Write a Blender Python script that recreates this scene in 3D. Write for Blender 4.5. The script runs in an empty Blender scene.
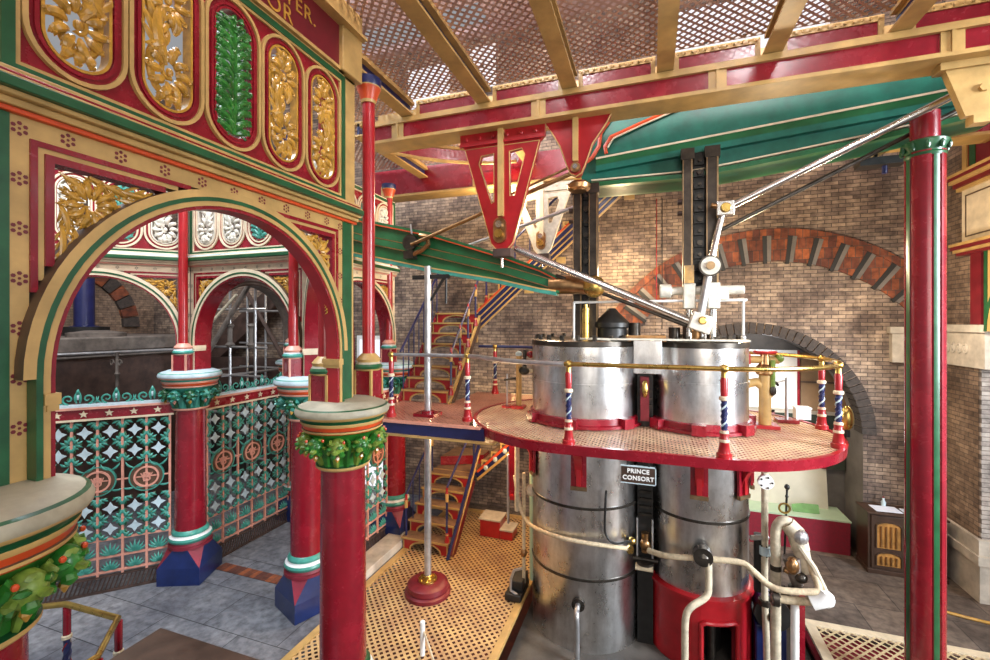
import bpy, bmesh, math, random
from mathutils import Vector as V, Matrix
random.seed(7)
SC=bpy.context.scene; COL=SC.collection
pi=math.pi; R=math.radians
def cs(a): return math.cos(a),math.sin(a)
# ------------------------------------------------------------------ materials
MATS={}
def nodes(name):
    m=bpy.data.materials.new(name); m.use_nodes=True
    nt=m.node_tree; nt.nodes.clear()
    out=nt.nodes.new('ShaderNodeOutputMaterial'); bs=nt.nodes.new('ShaderNodeBsdfPrincipled')
    nt.links.new(bs.outputs[0],out.inputs[0]); MATS[name]=m
    return m,nt,bs,out
def nn(nt,t,**k):
    n=nt.nodes.new('ShaderNode'+t)
    for a,b in k.items():
        if isinstance(a,str) and a.startswith('i_'): n.inputs[a[2:]].default_value=b
        else: setattr(n,a,b)
    return n
def ramp(nt,src,stops):
    r=nt.nodes.new('ShaderNodeValToRGB'); e=r.color_ramp.elements
    while len(e)<len(stops): e.new(.5)
    for k,(p,c) in zip(e,stops): k.position=p; k.color=(*c,1)
    nt.links.new(src,r.inputs[0]); return r.outputs[0]
def mixc(nt,fac,a,b,mode='MIX'):
    n=nt.nodes.new('ShaderNodeMix'); n.data_type='RGBA'; n.blend_type=mode
    for s,x in ((0,fac),(6,a),(7,b)):
        if hasattr(x,'is_output'): nt.links.new(x,n.inputs[s])
        else: n.inputs[s].default_value=x if s==0 else (*x,1)
    return n.outputs[2]
def noise(nt,scale,detail=4,coord='Object',stretch=None,rough=.6):
    tc=nn(nt,'TexCoord'); src=tc.outputs[coord]
    if stretch:
        mp=nn(nt,'Mapping'); mp.inputs['Scale'].default_value=stretch; nt.links.new(src,mp.inputs[0]); src=mp.outputs[0]
    n=nn(nt,'TexNoise'); n.inputs['Scale'].default_value=scale; n.inputs['Detail'].default_value=detail; n.inputs['Roughness'].default_value=rough
    nt.links.new(src,n.inputs['Vector']); return n.outputs[0]
def bump(nt,bs,h,st=.2,d=.01):
    b=nn(nt,'Bump'); b.inputs['Strength'].default_value=st; b.inputs['Distance'].default_value=d
    nt.links.new(h,b.inputs['Height']); nt.links.new(b.outputs[0],bs.inputs['Normal'])
def paint(name,c,rough=.35,var=.3,sc=6,metal=0,bs_=.12,coat=0):
    m,nt,bs,_=nodes(name)
    n=noise(nt,sc,5)
    d=tuple(x*(1-var) for x in c); l=tuple(min(1,x*(1+var*.6)) for x in c)
    nt.links.new(ramp(nt,n,[(.3,d),(.7,l)]),bs.inputs['Base Color'])
    rr=nn(nt,'MapRange'); rr.inputs[3].default_value=rough*.75; rr.inputs[4].default_value=min(1,rough*1.3)
    nt.links.new(n,rr.inputs[0]); nt.links.new(rr.outputs[0],bs.inputs['Roughness'])
    bs.inputs['Metallic'].default_value=metal
    if coat: bs.inputs['Coat Weight'].default_value=coat; bs.inputs['Coat Roughness'].default_value=.15
    if bs_: bump(nt,bs,noise(nt,sc*9,3),bs_,.004)
    return m
paint('cream',(.50,.31,.105),.38,.28,4)
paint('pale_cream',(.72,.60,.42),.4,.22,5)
paint('abacus',(.40,.36,.26),.5,.3,6)
paint('base_red',(.22,.012,.03),.55,.3,6)
paint('red',(.36,.009,.014),.3,.25,5,coat=.3)
paint('crimson',(.24,.006,.016),.26,.25,5,coat=.4)
paint('orange_red',(.60,.07,.015),.35,.2,6)
paint('maroon',(.15,.008,.014),.4,.25,6)
paint('green',(.010,.085,.028),.33,.35,6,coat=.2)
paint('teal',(.005,.13,.09),.42,.45,3)
paint('beam_green',(.012,.115,.04),.3,.35,3,coat=.3)
paint('aqua',(.05,.27,.21),.35,.3,9)
paint('leaf_green',(.025,.17,.02),.35,.55,12,coat=.2)
paint('leaf_olive',(.17,.26,.035),.4,.5,14)
paint('navy',(.012,.016,.085),.35,.3,6,coat=.2)
paint('blue_base',(.008,.02,.10),.3,.3,5,coat=.3)
paint('gold',(.52,.27,.035),.3,.4,14,coat=.3)
paint('silver_paint',(.66,.62,.52),.4,.25,12)
paint('white_paint',(.74,.74,.72),.4,.12,6)
paint('ice',(.50,.62,.66),.35,.2,9)
paint('salmon',(.66,.30,.22),.4,.2,8)
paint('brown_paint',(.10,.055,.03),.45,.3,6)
paint('dark_wood',(.055,.028,.017),.4,.4,5)
paint('black_iron',(.022,.021,.020),.4,.4,9,metal=.3)
paint('oily_iron',(.07,.06,.05),.33,.5,9,metal=.8)
paint('rust',(.065,.035,.026),.65,.6,5,bs_=.5)
paint('rust_grey',(.16,.13,.11),.6,.5,6,bs_=.4)
paint('brass',(.62,.42,.12),.28,.25,10,metal=1)
paint('bronze',(.42,.24,.11),.33,.35,8,metal=1)
paint('link_iron',(.055,.042,.032),.35,.5,7,metal=.6)
paint('old_bronze',(.30,.20,.11),.35,.4,8,metal=.9)
paint('bright_steel',(.62,.60,.57),.24,.2,8,metal=1)
paint('pipe_steel',(.55,.55,.56),.33,.25,8,metal=.85)
paint('rope',(.62,.50,.33),.75,.3,30,bs_=.6)
paint('lagging',(.55,.47,.34),.7,.35,12,bs_=.5)
paint('stone_trim',(.52,.46,.38),.7,.3,5,bs_=.4)
paint('grey_plaster',(.16,.14,.125),.8,.35,3,bs_=.3)
paint('tread',(.22,.13,.075),.55,.4,9,bs_=.3)
paint('board_white',(.80,.80,.78),.5,.05,2)
paint('board_brown',(.20,.12,.06),.5,.3,3)
paint('mint',(.45,.58,.40),.45,.1,4)
paint('cloth_green',(.16,.34,.12),.6,.3,7)
paint('carpet_red',(.22,.006,.02),.7,.25,20)
paint('pit',(.10,.022,.015),.8,.5,6,bs_=.2)
paint('dark_stone',(.085,.075,.065),.55,.5,3,bs_=.5)
paint('soot',(.016,.014,.013),.7,.4,9)
paint('soldier',(.055,.042,.036),.8,.6,16,bs_=.6)
paint('board_cream',(.58,.54,.43),.5,.1,3)
paint('roof_board',(.62,.46,.45),.7,.4,3)
paint('paper_white',(.70,.74,.85),.6,.1,5)
paint('gauge_white',(.8,.8,.78),.3,.1,5)
paint('cabinet_gold',(.42,.20,.05),.35,.5,9)
def mat_steel():
    m,nt,bs,_=nodes('brushed_steel')
    n=noise(nt,5,5,stretch=(1,1,.12)); k=noise(nt,3,6,stretch=(1.5,1.5,1),rough=.7)
    a=ramp(nt,n,[(.3,(.55,.54,.53)),(.7,(.88,.87,.86))])
    nt.links.new(mixc(nt,.75,a,ramp(nt,k,[(.32,(.55,.52,.49)),(.6,(1,1,1))]),'MULTIPLY'),bs.inputs['Base Color'])
    bs.inputs['Metallic'].default_value=1
    rr=nn(nt,'MapRange'); rr.inputs[3].default_value=.20; rr.inputs[4].default_value=.38
    nt.links.new(k,rr.inputs[0]); nt.links.new(rr.outputs[0],bs.inputs['Roughness'])
    bump(nt,bs,noise(nt,14,3,stretch=(1,1,.25)),.05,.004)
mat_steel()
def mat_brick(name,c1,c2,c3,mort,axis='XZ',bw=.205,bh=.066,st=.6):
    m,nt,bs,_=nodes(name)
    tc=nn(nt,'TexCoord'); sp=nn(nt,'SeparateXYZ'); cb=nn(nt,'CombineXYZ')
    nt.links.new(tc.outputs['Object'],sp.inputs[0])
    nt.links.new(sp.outputs[axis[0]],cb.inputs[0]); nt.links.new(sp.outputs[axis[1]],cb.inputs[1])
    b=nn(nt,'TexBrick'); nt.links.new(cb.outputs[0],b.inputs['Vector'])
    b.inputs['Scale'].default_value=1; b.inputs['Brick Width'].default_value=bw; b.inputs['Row Height'].default_value=bh
    b.inputs['Mortar Size'].default_value=.006; b.inputs['Mortar Smooth'].default_value=.3; b.inputs['Bias'].default_value=0
    b.inputs['Color1'].default_value=(*c1,1); b.inputs['Color2'].default_value=(*c2,1); b.inputs['Mortar'].default_value=(*mort,1)
    n=noise(nt,1.3,5); n2=noise(nt,9,4)
    c=mixc(nt,ramp(nt,n,[(.38,(0,0,0)),(.62,(1,1,1))]),b.outputs[0],c3,'MULTIPLY')
    c=mixc(nt,.8,c,ramp(nt,n2,[(.32,(.38,.36,.36)),(.62,(1.08,1.06,1.05))]),'MULTIPLY'); c=mixc(nt,.7,c,ramp(nt,noise(nt,.55,6),[(.40,(.62,.60,.62)),(.6,(1.1,1.05,1.0))]),'MULTIPLY')
    nt.links.new(c,bs.inputs['Base Color']); bs.inputs['Roughness'].default_value=.8
    iv=nn(nt,'Math',operation='SUBTRACT'); iv.inputs[0].default_value=1; nt.links.new(b.outputs[1],iv.inputs[1])
    bump(nt,bs,iv.outputs[0],st,.012)
mat_brick('brick',(.53,.41,.30),(.24,.18,.145),(.42,.39,.40),(.10,.08,.07))
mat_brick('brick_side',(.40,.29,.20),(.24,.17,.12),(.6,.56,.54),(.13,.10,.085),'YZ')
mat_brick('brick_pale',(.60,.57,.52),(.46,.42,.38),(.7,.7,.72),(.2,.17,.15))
mat_brick('brick_orange',(.46,.13,.04),(.17,.05,.03),(.4,.34,.33),(.12,.08,.065),bw=.11,bh=.19)
mat_brick('flagstone',(.30,.31,.33),(.20,.21,.23),(.62,.62,.66),(.05,.05,.055),'XY',1.25,.72,.5)
mat_brick('flagstone_brown',(.24,.19,.15),(.15,.12,.10),(.6,.56,.54),(.05,.04,.035),'XY',1.1,.7,.5)
def mat_grate(name,ca,cb_,f,th,diag=True,holes=True,rough=.5):
    """cast-iron lattice plate: real see-through holes on a square grid turned by 45 degrees"""
    m,nt,bs,out=nodes(name)
    tc=nn(nt,'TexCoord'); mp=nn(nt,'Mapping'); mp.inputs['Rotation'].default_value=(0,0,R(45 if diag else 0)); mp.inputs['Scale'].default_value=(f,f,f)
    nt.links.new(tc.outputs['Object'],mp.inputs[0]); sp=nn(nt,'SeparateXYZ'); nt.links.new(mp.outputs[0],sp.inputs[0])
    s=[]
    for a in (0,1):
        q=nn(nt,'Math',operation='PINGPONG'); q.inputs[1].default_value=.5; nt.links.new(sp.outputs[a],q.inputs[0]); s.append(q.outputs[0])
    mn=nn(nt,'Math',operation='MINIMUM'); nt.links.new(s[0],mn.inputs[0]); nt.links.new(s[1],mn.inputs[1])
    gt=nn(nt,'Math',operation='GREATER_THAN'); gt.inputs[1].default_value=th; nt.links.new(mn.outputs[0],gt.inputs[0])
    nt.links.new(ramp(nt,noise(nt,2.2,6),[(.35,cb_),(.65,ca)]),bs.inputs['Base Color']); bs.inputs['Roughness'].default_value=rough
    bump(nt,bs,mn.outputs[0],.4,.01)
    if holes:
        tr=nn(nt,'BsdfTransparent'); mx=nn(nt,'MixShader'); nt.links.new(gt.outputs[0],mx.inputs[0]); nt.links.new(bs.outputs[0],mx.inputs[1]); nt.links.new(tr.outputs[0],mx.inputs[2])
        nt.links.new(mx.outputs[0],out.inputs[0])
mat_grate('grate_floor',(.58,.38,.16),(.36,.20,.10),14.0,.23)
mat_grate('grate_platform',(.66,.46,.28),(.45,.24,.16),18.0,.27)
mat_grate('grate_walk',(.45,.19,.13),(.30,.11,.08),18.0,.30)
mat_grate('grate_ceiling',(.60,.40,.35),(.44,.27,.23),14.0,.21)
mat_grate('grate_red',(.60,.48,.28),(.48,.36,.2),11.0,.15,True)
def emis(name,c,s):
    m,nt,bs,out=nodes(name); e=nn(nt,'Emission'); e.inputs[0].default_value=(*c,1); e.inputs[1].default_value=s
    nt.links.new(e.outputs[0],out.inputs[0])
emis('daylight',(.92,.92,1),1.05)
def glass(name,c):
    m,nt,bs,out=nodes(name); bs.inputs['Base Color'].default_value=(*c,1); bs.inputs['Roughness'].default_value=.08
    nt.links.new(mixc(nt,noise(nt,3),c,tuple(x*.6 for x in c)),bs.inputs['Base Color'])
glass('dark_glass',(.05,.06,.045))
# ------------------------------------------------------------------ mesh builder
class B:
    def __init__(s): s.v=[]; s.f=[]; s.mi=[]; s.ms=[]; s.T=None
    def m(s,n):
        if n not in s.ms: s.ms.append(n)
        return s.ms.index(n)
    def add(s,vs,fs,mat):
        o=len(s.v); s.v+= [tuple(s.T@V(p)) if s.T else tuple(p) for p in vs]
        k=None if isinstance(mat,list) else s.m(mat)
        for i,f in enumerate(fs):
            s.f.append(tuple(o+x for x in f)); s.mi.append(s.m(mat[i]) if k is None else k)
        return s
    def box(s,x0,y0,z0,x1,y1,z1,mat):
        v=[(x,y,z) for x in (x0,x1) for y in (y0,y1) for z in (z0,z1)]
        return s.add(v,[(0,1,3,2),(4,6,7,5),(0,4,5,1),(2,3,7,6),(0,2,6,4),(1,5,7,3)],mat)
    def bar(s,p,q,w,h,mat,up=(0,0,1)):
        p,q=V(p),V(q); d=(q-p).normalized(); a=d.cross(V(up)); 
        if a.length<1e-4: a=d.cross(V((0,1,0)))
        a.normalize(); b=a.cross(d).normalized(); a*=w/2; b*=h/2
        v=[p+i*a+j*b for i,j in ((-1,-1),(1,-1),(1,1),(-1,1))]+[q+i*a+j*b for i,j in ((-1,-1),(1,-1),(1,1),(-1,1))]
        return s.add(v,[(3,2,1,0),(4,5,6,7),(0,1,5,4),(1,2,6,5),(2,3,7,6),(3,0,4,7)],mat)
    def tube(s,pts,r,mat,n=8,flat=1.0,fn=None,closed=False):
        P=[V(p) for p in pts]; k=len(P); rs=r if isinstance(r,(list,tuple)) else [r]*k
        t0=(P[1]-P[0]).normalized(); fn=V(fn) if fn else None
        u=fn or (V((0,0,1)) if abs(t0.z)<.9 else V((0,1,0)))
        vs=[];fs=[]
        for i in range(k):
            t=((P[(i+1)%k]-P[i-1]) if closed else (P[min(i+1,k-1)]-P[max(i-1,0)])).normalized()
            a=t.cross(fn if fn else u)
            if a.length<1e-5: a=t.cross(V((1,.3,.2)))
            a.normalize(); b=a.cross(t).normalized(); u=b
            for j in range(n):
                c,q=cs(2*pi*j/n); vs.append(P[i]+a*(rs[i]*c)+b*(rs[i]*q*flat))
        for i in range(k if closed else k-1):
            for j in range(n):
                w=(i+1)%k; fs.append((i*n+j,w*n+j,w*n+(j+1)%n,i*n+(j+1)%n))
        if not closed: fs+= [tuple(range(n)),tuple(reversed(range((k-1)*n,k*n)))]
        return s.add(vs,fs,mat)
    def cyl(s,p,q,r,mat,r2=None,n=16): return s.tube([p,q],[r,r if r2 is None else r2],mat,n)
    def lathe(s,prof,c,mat,n=24,a0=0,sq=(1,1)):
        """prof: list of (r,z[,mat])"""
        vs=[];fs=[];mm=[]
        for p in prof:
            for j in range(n):
                a,b=cs(a0+2*pi*j/n); vs.append((c[0]+p[0]*a*sq[0],c[1]+p[0]*b*sq[1],c[2]+p[1]))
        for i in range(len(prof)-1):
            for j in range(n):
                fs.append((i*n+j,i*n+(j+1)%n,(i+1)*n+(j+1)%n,(i+1)*n+j)); mm.append(prof[i][2] if len(prof[i])>2 else mat)
        k=len(prof)-1
        fs.append(tuple(reversed(range(n)))); mm.append(prof[0][2] if len(prof[0])>2 else mat)
        fs.append(tuple(range(k*n,k*n+n))); mm.append(prof[k-1][2] if len(prof[k-1])>2 else mat)
        return s.add(vs,fs,mm)
    def ell(s,c,r,mat,n=10,m=6,rot=None):
        vs=[];fs=[]; c=V(c)
        for i in range(m+1):
            b,z=cs(-pi/2+pi*i/m)
            for j in range(n):
                x,y=cs(2*pi*j/n); p=V((r[0]*b*x,r[1]*b*y,r[2]*z))
                vs.append(c+(rot@p if rot else p))
        for i in range(m):
            for j in range(n): fs.append((i*n+j,i*n+(j+1)%n,(i+1)*n+(j+1)%n,(i+1)*n+j))
        return s.add(vs,fs,mat)
    def strip(s,a,b,mat,closed=False):
        n=len(a); vs=list(a)+list(b)
        return s.add(vs,[(i,(i+1)%n,n+(i+1)%n,n+i) for i in range(n if closed else n-1)],mat)
    def prism(s,poly,off,mat,side=None):
        n=len(poly); off=V(off); vs=[V(p) for p in poly]+[V(p)+off for p in poly]
        s.add(vs,[tuple(reversed(range(n))),tuple(range(n,2*n))],mat)
        return s.add(vs,[(i,(i+1)%n,n+(i+1)%n,n+i) for i in range(n)],side or mat)
    def slab(s,la,lb,y0,y1,mat,closed=False,side=None):
        """solid between two 2-D outlines (x,z) of equal length, from y0 (front) to y1 (back)"""
        A0=[(x,y0,z) for x,z in la];B0=[(x,y0,z) for x,z in lb];A1=[(x,y1,z) for x,z in la];B1=[(x,y1,z) for x,z in lb]
        s.strip(A0,B0,mat,closed); s.strip(B1,A1,mat,closed); s.strip(A1,A0,side or mat,closed); s.strip(B0,B1,side or mat,closed)
        if not closed:
            for k in (0,-1): s.add([A0[k],B0[k],B1[k],A1[k]],[(0,1,2,3)],mat)
        return s
    def build(s,name,parent=None,loc=None,rz=None,smooth=35,bevel=0):
        me=bpy.data.meshes.new(name); me.from_pydata(s.v,[],s.f)
        for k in s.ms: me.materials.append(MATS[k])
        me.polygons.foreach_set('material_index',s.mi)
        bm=bmesh.new(); bm.from_mesh(me); bmesh.ops.recalc_face_normals(bm,faces=bm.faces); bm.to_mesh(me); bm.free()
        me.shade_smooth(); me.set_sharp_from_angle(angle=R(smooth)); me.update()
        o=bpy.data.objects.new(name,me); COL.objects.link(o)
        if parent: o.parent=parent
        if loc: o.location=loc
        if rz is not None: o.rotation_euler=(0,0,rz)
        if bevel:
            b=o.modifiers.new('bevel','BEVEL'); b.width=bevel; b.segments=2; b.limit_method='ANGLE'
        return o
def tag(o,label,cat,group=None):
    o['label']=label; o['category']=cat
    if group: o['group']=group
    return o
def thing(name,label,cat,loc=(0,0,0),rz=0,group=None):
    o=bpy.data.objects.new(name,None); COL.objects.link(o); o.location=loc; o.rotation_euler=(0,0,rz); o.empty_display_size=.1
    return tag(o,label,cat,group)
def struct(o): o['kind']='structure'; return o
def dup(o,loc,rz=None,label=None,parent=None,group=None,par=None):
    c=o.copy(); COL.objects.link(c)
    if parent: c.parent=parent
    else:
        c.location=loc
        if rz is not None: c.rotation_euler=(0,0,rz)
        if label: c['label']=label
        if group: c['group']=group
    for ch in [x for x in o.children]: dup(ch,None,parent=c)
    return c
def text_mesh(name,txt,size,depth,mat,parent,loc,rot,align='LEFT',bold=0):
    cu=bpy.data.curves.new(name,'FONT'); cu.body=txt; cu.size=size; cu.extrude=depth; cu.align_x=align; cu.offset=bold; cu.space_character=1.1
    ob=bpy.data.objects.new(name,cu); COL.objects.link(ob)
    dg=bpy.context.evaluated_depsgraph_get(); me=bpy.data.meshes.new_from_object(ob.evaluated_get(dg))
    bpy.data.objects.remove(ob); me.materials.clear(); me.materials.append(MATS[mat])
    o=bpy.data.objects.new(name,me); COL.objects.link(o); o.parent=parent; o.location=loc; o.rotation_euler=rot
    return o
def arc(cx,cz,r,a0,a1,n): return [(cx+r*math.cos(a0+(a1-a0)*i/n),cz+r*math.sin(a0+(a1-a0)*i/n)) for i in range(n+1)]
def rail_path(pts,k=0): return pts
# ------------------------------------------------------------------ ornaments (local x right, z up, front towards -y)
def leaf(b,p,ang,ln,bend,w,y,mat,n=7,tip=.15,hump=.02,k=6):
    pts=[];rs=[]; x,z=p; a=ang
    for i in range(n):
        t=i/(n-1); pts.append((x,y-hump*math.sin(pi*t),z)); rs.append(max(tip*w*.4,w*math.sin(pi*min(1,.12+t*.86))))
        x+=math.cos(a)*ln/(n-1); z+=math.sin(a)*ln/(n-1); a+=bend/(n-1)
    b.tube(pts,rs,mat,k,.55,(0,1,0)); return b
def frond(b,p,ang,ln,bend,w,y,mat):
    """acanthus frond: a stem with lobes down both sides"""
    x,z=p; a=ang; n=5
    leaf(b,p,ang,ln,bend,w,y-.006,mat)
    for i in range(1,n):
        t=i/n; x+=math.cos(a)*ln/n; z+=math.sin(a)*ln/n; a+=bend/n
        for s in (-1,1): leaf(b,(x,z),a+s*R(38),ln*.42*(1.15-t*.6),-s*R(25)+bend*.3,w*.62,y,mat,5,k=5)
    return b
def spiral(b,c,r0,a0,turns,y,w,mat,sx=1,sz=1,sgn=1,n=26):
    pts=[];rs=[]
    for i in range(n):
        t=i/(n-1); r=r0*(1-.86*t); a=a0+sgn*turns*2*pi*t
        pts.append((c[0]+sx*r*math.cos(a),y-.012*t,c[1]+sz*r*math.sin(a))); rs.append(w*(1-.55*t)*(1.0 if i else .6))
    rs[-1]*=1.9
    b.tube(pts,rs,mat,6,.8,(0,1,0)); return b
def slot_scroll(b,cx,z0,z1,hw,y,mat,sg=1):
    h=(z1-z0)/2; cz=(z0+z1)/2; w=.034*hw/.14
    for s,oz in ((1,-.50*h),(-1,.47*h)):
        C=(cx+.03*sg*s*hw,cz+oz); q=sg*s
        spiral(b,C,hw*.86,R(90 if s>0 else -90),1.55,y,w*.8,mat,1,1.6,q)
        for i in range(10):
            a=R(90*s)+q*R(-20+i*36); r=hw*.30
            frond(b,(C[0]+r*math.cos(a),C[1]+1.5*r*math.sin(a)),a+q*R(28),hw*.72*(1.25 if abs(math.sin(a))>.7 else 1),q*R(-75),w*.72,y-.008,mat)
        b.ell((C[0],y-.02,C[1]),(hw*.16,.02,hw*.2),mat,8,5)
    frond(b,(cx-.1*sg*hw,cz-.42*h),R(90)+sg*R(28),h*.9,-sg*R(60),w*1.0,y-.012,mat)
    frond(b,(cx+.25*sg*hw,cz+.05*h),R(90)-sg*R(18),h*.36,sg*R(80),w*.8,y-.012,mat)
    frond(b,(cx-.3*sg*hw,cz-.02*h),R(-90)-sg*R(8),h*.34,-sg*R(60),w*.8,y-.012,mat)
    for k in (-1,1):
        for t in (-1,0,1): frond(b,(cx+t*hw*.2,cz+k*.80*h),k*R(90)-k*t*R(40),hw*.5,k*t*R(25),w*.8,y-.004,mat)
def slot_leaf(b,cx,z0,z1,hw,y,mat):
    h=z1-z0; rnd=random.Random(3)
    b.tube([(cx,y-.02,z0+.02),(cx+.01,y-.02,z0+h*.5),(cx,y-.02,z1-.03)],.014,mat,6)
    def lim(z): 
        e=min(z-z0,z1-z); return hw*.97*(1 if e>hw else math.sqrt(max(.05,1-(1-e/hw)**2)))
    for i in range(11):
        z=z0+.03+h*.86*i/11
        for s in (-1,1):
            frond(b,(cx+s*.008,z),R(90)-s*R(58),lim(z+.05)*1.1,-s*R(25),.021,y-.004,mat)
            leaf(b,(cx+s*.01,z+.02),R(90)-s*R(18),hw*.8,-s*R(70),.016,y-.014,mat)
    for i in range(150):
        z=z0+.03+rnd.random()*(h-.06); x=cx+rnd.uniform(-1,1)*lim(z)*.86
        leaf(b,(x,z),rnd.uniform(0,6.28),hw*.34,R(120)*rnd.choice((-1,1)),.013,y-rnd.uniform(-.012,.018),mat,5,k=5)
def spandrel_scroll(b,K,sx,y,mat,sc=1.0):
    kx,kz=K
    def pt(dx,dz): return (kx+sx*dx*sc,kz-dz*sc)
    spiral(b,pt(.17,.18),.15*sc,R(90),1.7,y,.026*sc,mat,sx,1.15,-1)
    spiral(b,pt(.47,.06),.058*sc,R(0),1.3,y,.015*sc,mat,sx,1,-1)
    spiral(b,pt(.065,.52),.058*sc,R(0),1.3,y,.015*sc,mat,sx,1.25,1)
    for i in range(12):
        a=R(30*i); C=pt(.17,.18); r=.035*sc
        frond(b,(C[0]+sx*r*math.cos(a),C[1]+r*math.sin(a)),(a+R(30)) if sx>0 else pi-(a+R(30)),.13*sc,-sx*R(60),.016*sc,y-.008,mat)
    for dx,dz,a,l,be in ((.28,.05,-4,.30,10),(.30,.10,-10,.24,30),(.31,.15,-22,.14,40),(.03,.30,-88,.3,-10),(.09,.33,-80,.22,-30),(.17,.33,-62,.12,-40),(.55,.025,-4,.18,5),(.025,.6,-86,.2,0),(.02,.02,-42,.2,30),(.22,.02,-30,.2,30),(.02,.2,-70,.2,-20)):
        aa=R(a) if sx>0 else pi-R(a); frond(b,pt(dx,dz),aa,l*sc,sx*R(be),.017*sc,y-.004,mat)
def flower(b,x,z,y,mat='maroon',r=.026):
    for i in range(6):
        c,s=cs(R(30)+i*pi/3); q=.42*r
        b.add([(x+r*c*1.05+q*math.cos(t*pi/3+i),y,z+r*s*1.05+q*math.sin(t*pi/3+i)) for t in range(6)],[tuple(range(6))],mat)
    b.add([(x+.3*r*math.cos(t*pi/3),y,z+.3*r*math.sin(t*pi/3)) for t in range(6)],[tuple(range(6))],mat)
ZC=3.28      # top of the capitals
def make_bay(name,label,loc,rz,L,front=False,base='cream',scr='gold',frz='gold',r1='red',nslots=5,group=None,soff='red',line='green'):
    t=thing(name,label,'arch',loc,rz,group)
    h=L/2; lo_=.07 if front else .105; r=h-(.16 if front else .185); zs=4.80-r; Re=r+.125; N=40; zt=5.0
    # arch ring with moulded bands
    a=B()
    for q0,q1,y0,m in ((0,.022,-.062,r1),(.022,.052,-.07,base),(.052,.078,-.075,line),(.078,.125,-.075,base)):
        lo=[(r+q0,ZC)]+arc(0,zs,r+q0,0,pi,N)+[(-r-q0,ZC)]; hi=[(r+q1,ZC)]+arc(0,zs,r+q1,0,pi,N)+[(-r-q1,ZC)]
        if front and q1>.1: lo,hi=lo[1:-1],hi[1:-1]
        a.slab(lo,hi,y0,.10 if not front else .07,m,False,soff if q0==0 else ('brown_paint' if q1>.1 else m))  # outer edge is brown: the moulding's shadow is put into its colour
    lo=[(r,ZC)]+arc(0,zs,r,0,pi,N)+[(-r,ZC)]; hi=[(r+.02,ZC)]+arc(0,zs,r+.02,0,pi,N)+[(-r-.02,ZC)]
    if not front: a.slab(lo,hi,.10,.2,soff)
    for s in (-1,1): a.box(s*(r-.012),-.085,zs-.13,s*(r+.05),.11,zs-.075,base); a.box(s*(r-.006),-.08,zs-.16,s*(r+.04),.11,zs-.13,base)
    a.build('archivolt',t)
    # wall: stiles, top rail and the coloured lines around the spandrels
    w=B(); so=h-(.02 if front else -.01)
    for s in (-1,1):
        w.box(s*(r+lo_),0,ZC,s*so,.09,zt,base)
        if front: w.box(s*so,-.004,ZC,s*(so+.14),.16,zt,'green'); w.box(s*(so+.14),.0,ZC,s*(so+.17),.15,zt,base)
        for k in range(7 if front else 8): flower(w,s*(h-.055) if front else s*(h-.025),zt-.06-.235*k,-.002,'maroon' if base=='cream' else 'rust_grey',.024 if front else .018)
    w.box(-(r+lo_),0,4.905,r+lo_,.09,zt,base)
    for k in range(9): 
        u=-.8*h+1.6*h*k/8
        flower(w,u,4.955,-.002,'maroon' if base=='cream' else 'rust_grey',.024 if front else .016)
    d=0
    for th,m,y in ((.028,r1,-.012),(.026,base,-.004),(.036,r1,-.016)):
        x=r+lo_-d
        for s in (-1,1):
            ze=zs+math.sqrt(max(0,Re*Re-(x-th)**2))-.02
            w.box(s*(x-th),y,ze,s*x,.07,4.905-d,m)
            zb=4.905-d-th; ue=math.sqrt(max(0,Re*Re-max(0,zb-zs)**2))*.98 if zb-zs<Re else 0
            if ue<x-th: w.box(s*ue,y,zb,s*(x-th),.07,4.905-d,m)
        d+=th
    w.build('arch_wall',t)
    for s in (-1,1):
        g=B(); spandrel_scroll(g,(-s*(r+lo_-d-.01),4.905-d-.01),s,.02,scr,.85*r/1.01); g.build('spandrel_scroll',t)
    # cornice
    c=B(); e=h+(.17 if front else .03)
    for z0,z1,y,m in ((5.0,5.025,-.03,'orange_red' if front else 'salmon'),(5.025,5.06,-.05,base),(5.06,5.085,-.085,base),(5.085,5.135,-.115,line),(5.135,5.15,-.10,base),(5.15,5.175,-.07,r1 if front else 'ice'),(5.175,5.20,-.05,base)):
        c.box(-e,y,z0,e,.1,z1,m)
    c.build('cornice',t,bevel=.006)
    # frieze with rounded openwork slots
    f=B(); z0,z1=5.20,6.42; ww=2.285 if front else L-.12; cw=ww/nslots; ch=cw/2
    f.box(-e,.0,z0,-ww/2-.07,.1,z1,base); f.box(ww/2+.07,0,z0,e,.1,z1,base)
    f.box(-ww/2-.07,-.012,z0,ww/2+.07,.09,z0+.035,line); f.box(-ww/2-.07,-.012,z1-.07,ww/2+.07,.09,z1-.02,line); f.box(-e,0,z1-.02,e,.1,z1,base)
    for s in (-1,1): f.box(s*(ww/2+.02),-.012,z0+.035,s*(ww/2+.07),.09,z1-.07,line)
    f.box(-ww/2-.02,-.004,z0+.035,ww/2+.02,.08,z0+.055,base); f.box(-ww/2-.02,-.004,z1-.09,ww/2+.02,.08,z1-.07,base)
    for s in (-1,1): f.box(s*ww/2,-.004,z0+.055,s*(ww/2+.02),.08,z1-.09,base)
    zb,zq=z0+.055,z1-.09; n=16
    def outline(hw):
        top=zq-ch; bot=zb+ch
        return [(u+hw*math.cos(q),top+hw*math.sin(q)) for q in [pi*i/n for i in range(n+1)]]+[(u-hw*math.cos(q),bot-hw*math.sin(q)) for q in [pi*i/n for i in range(n+1)]]
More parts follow.
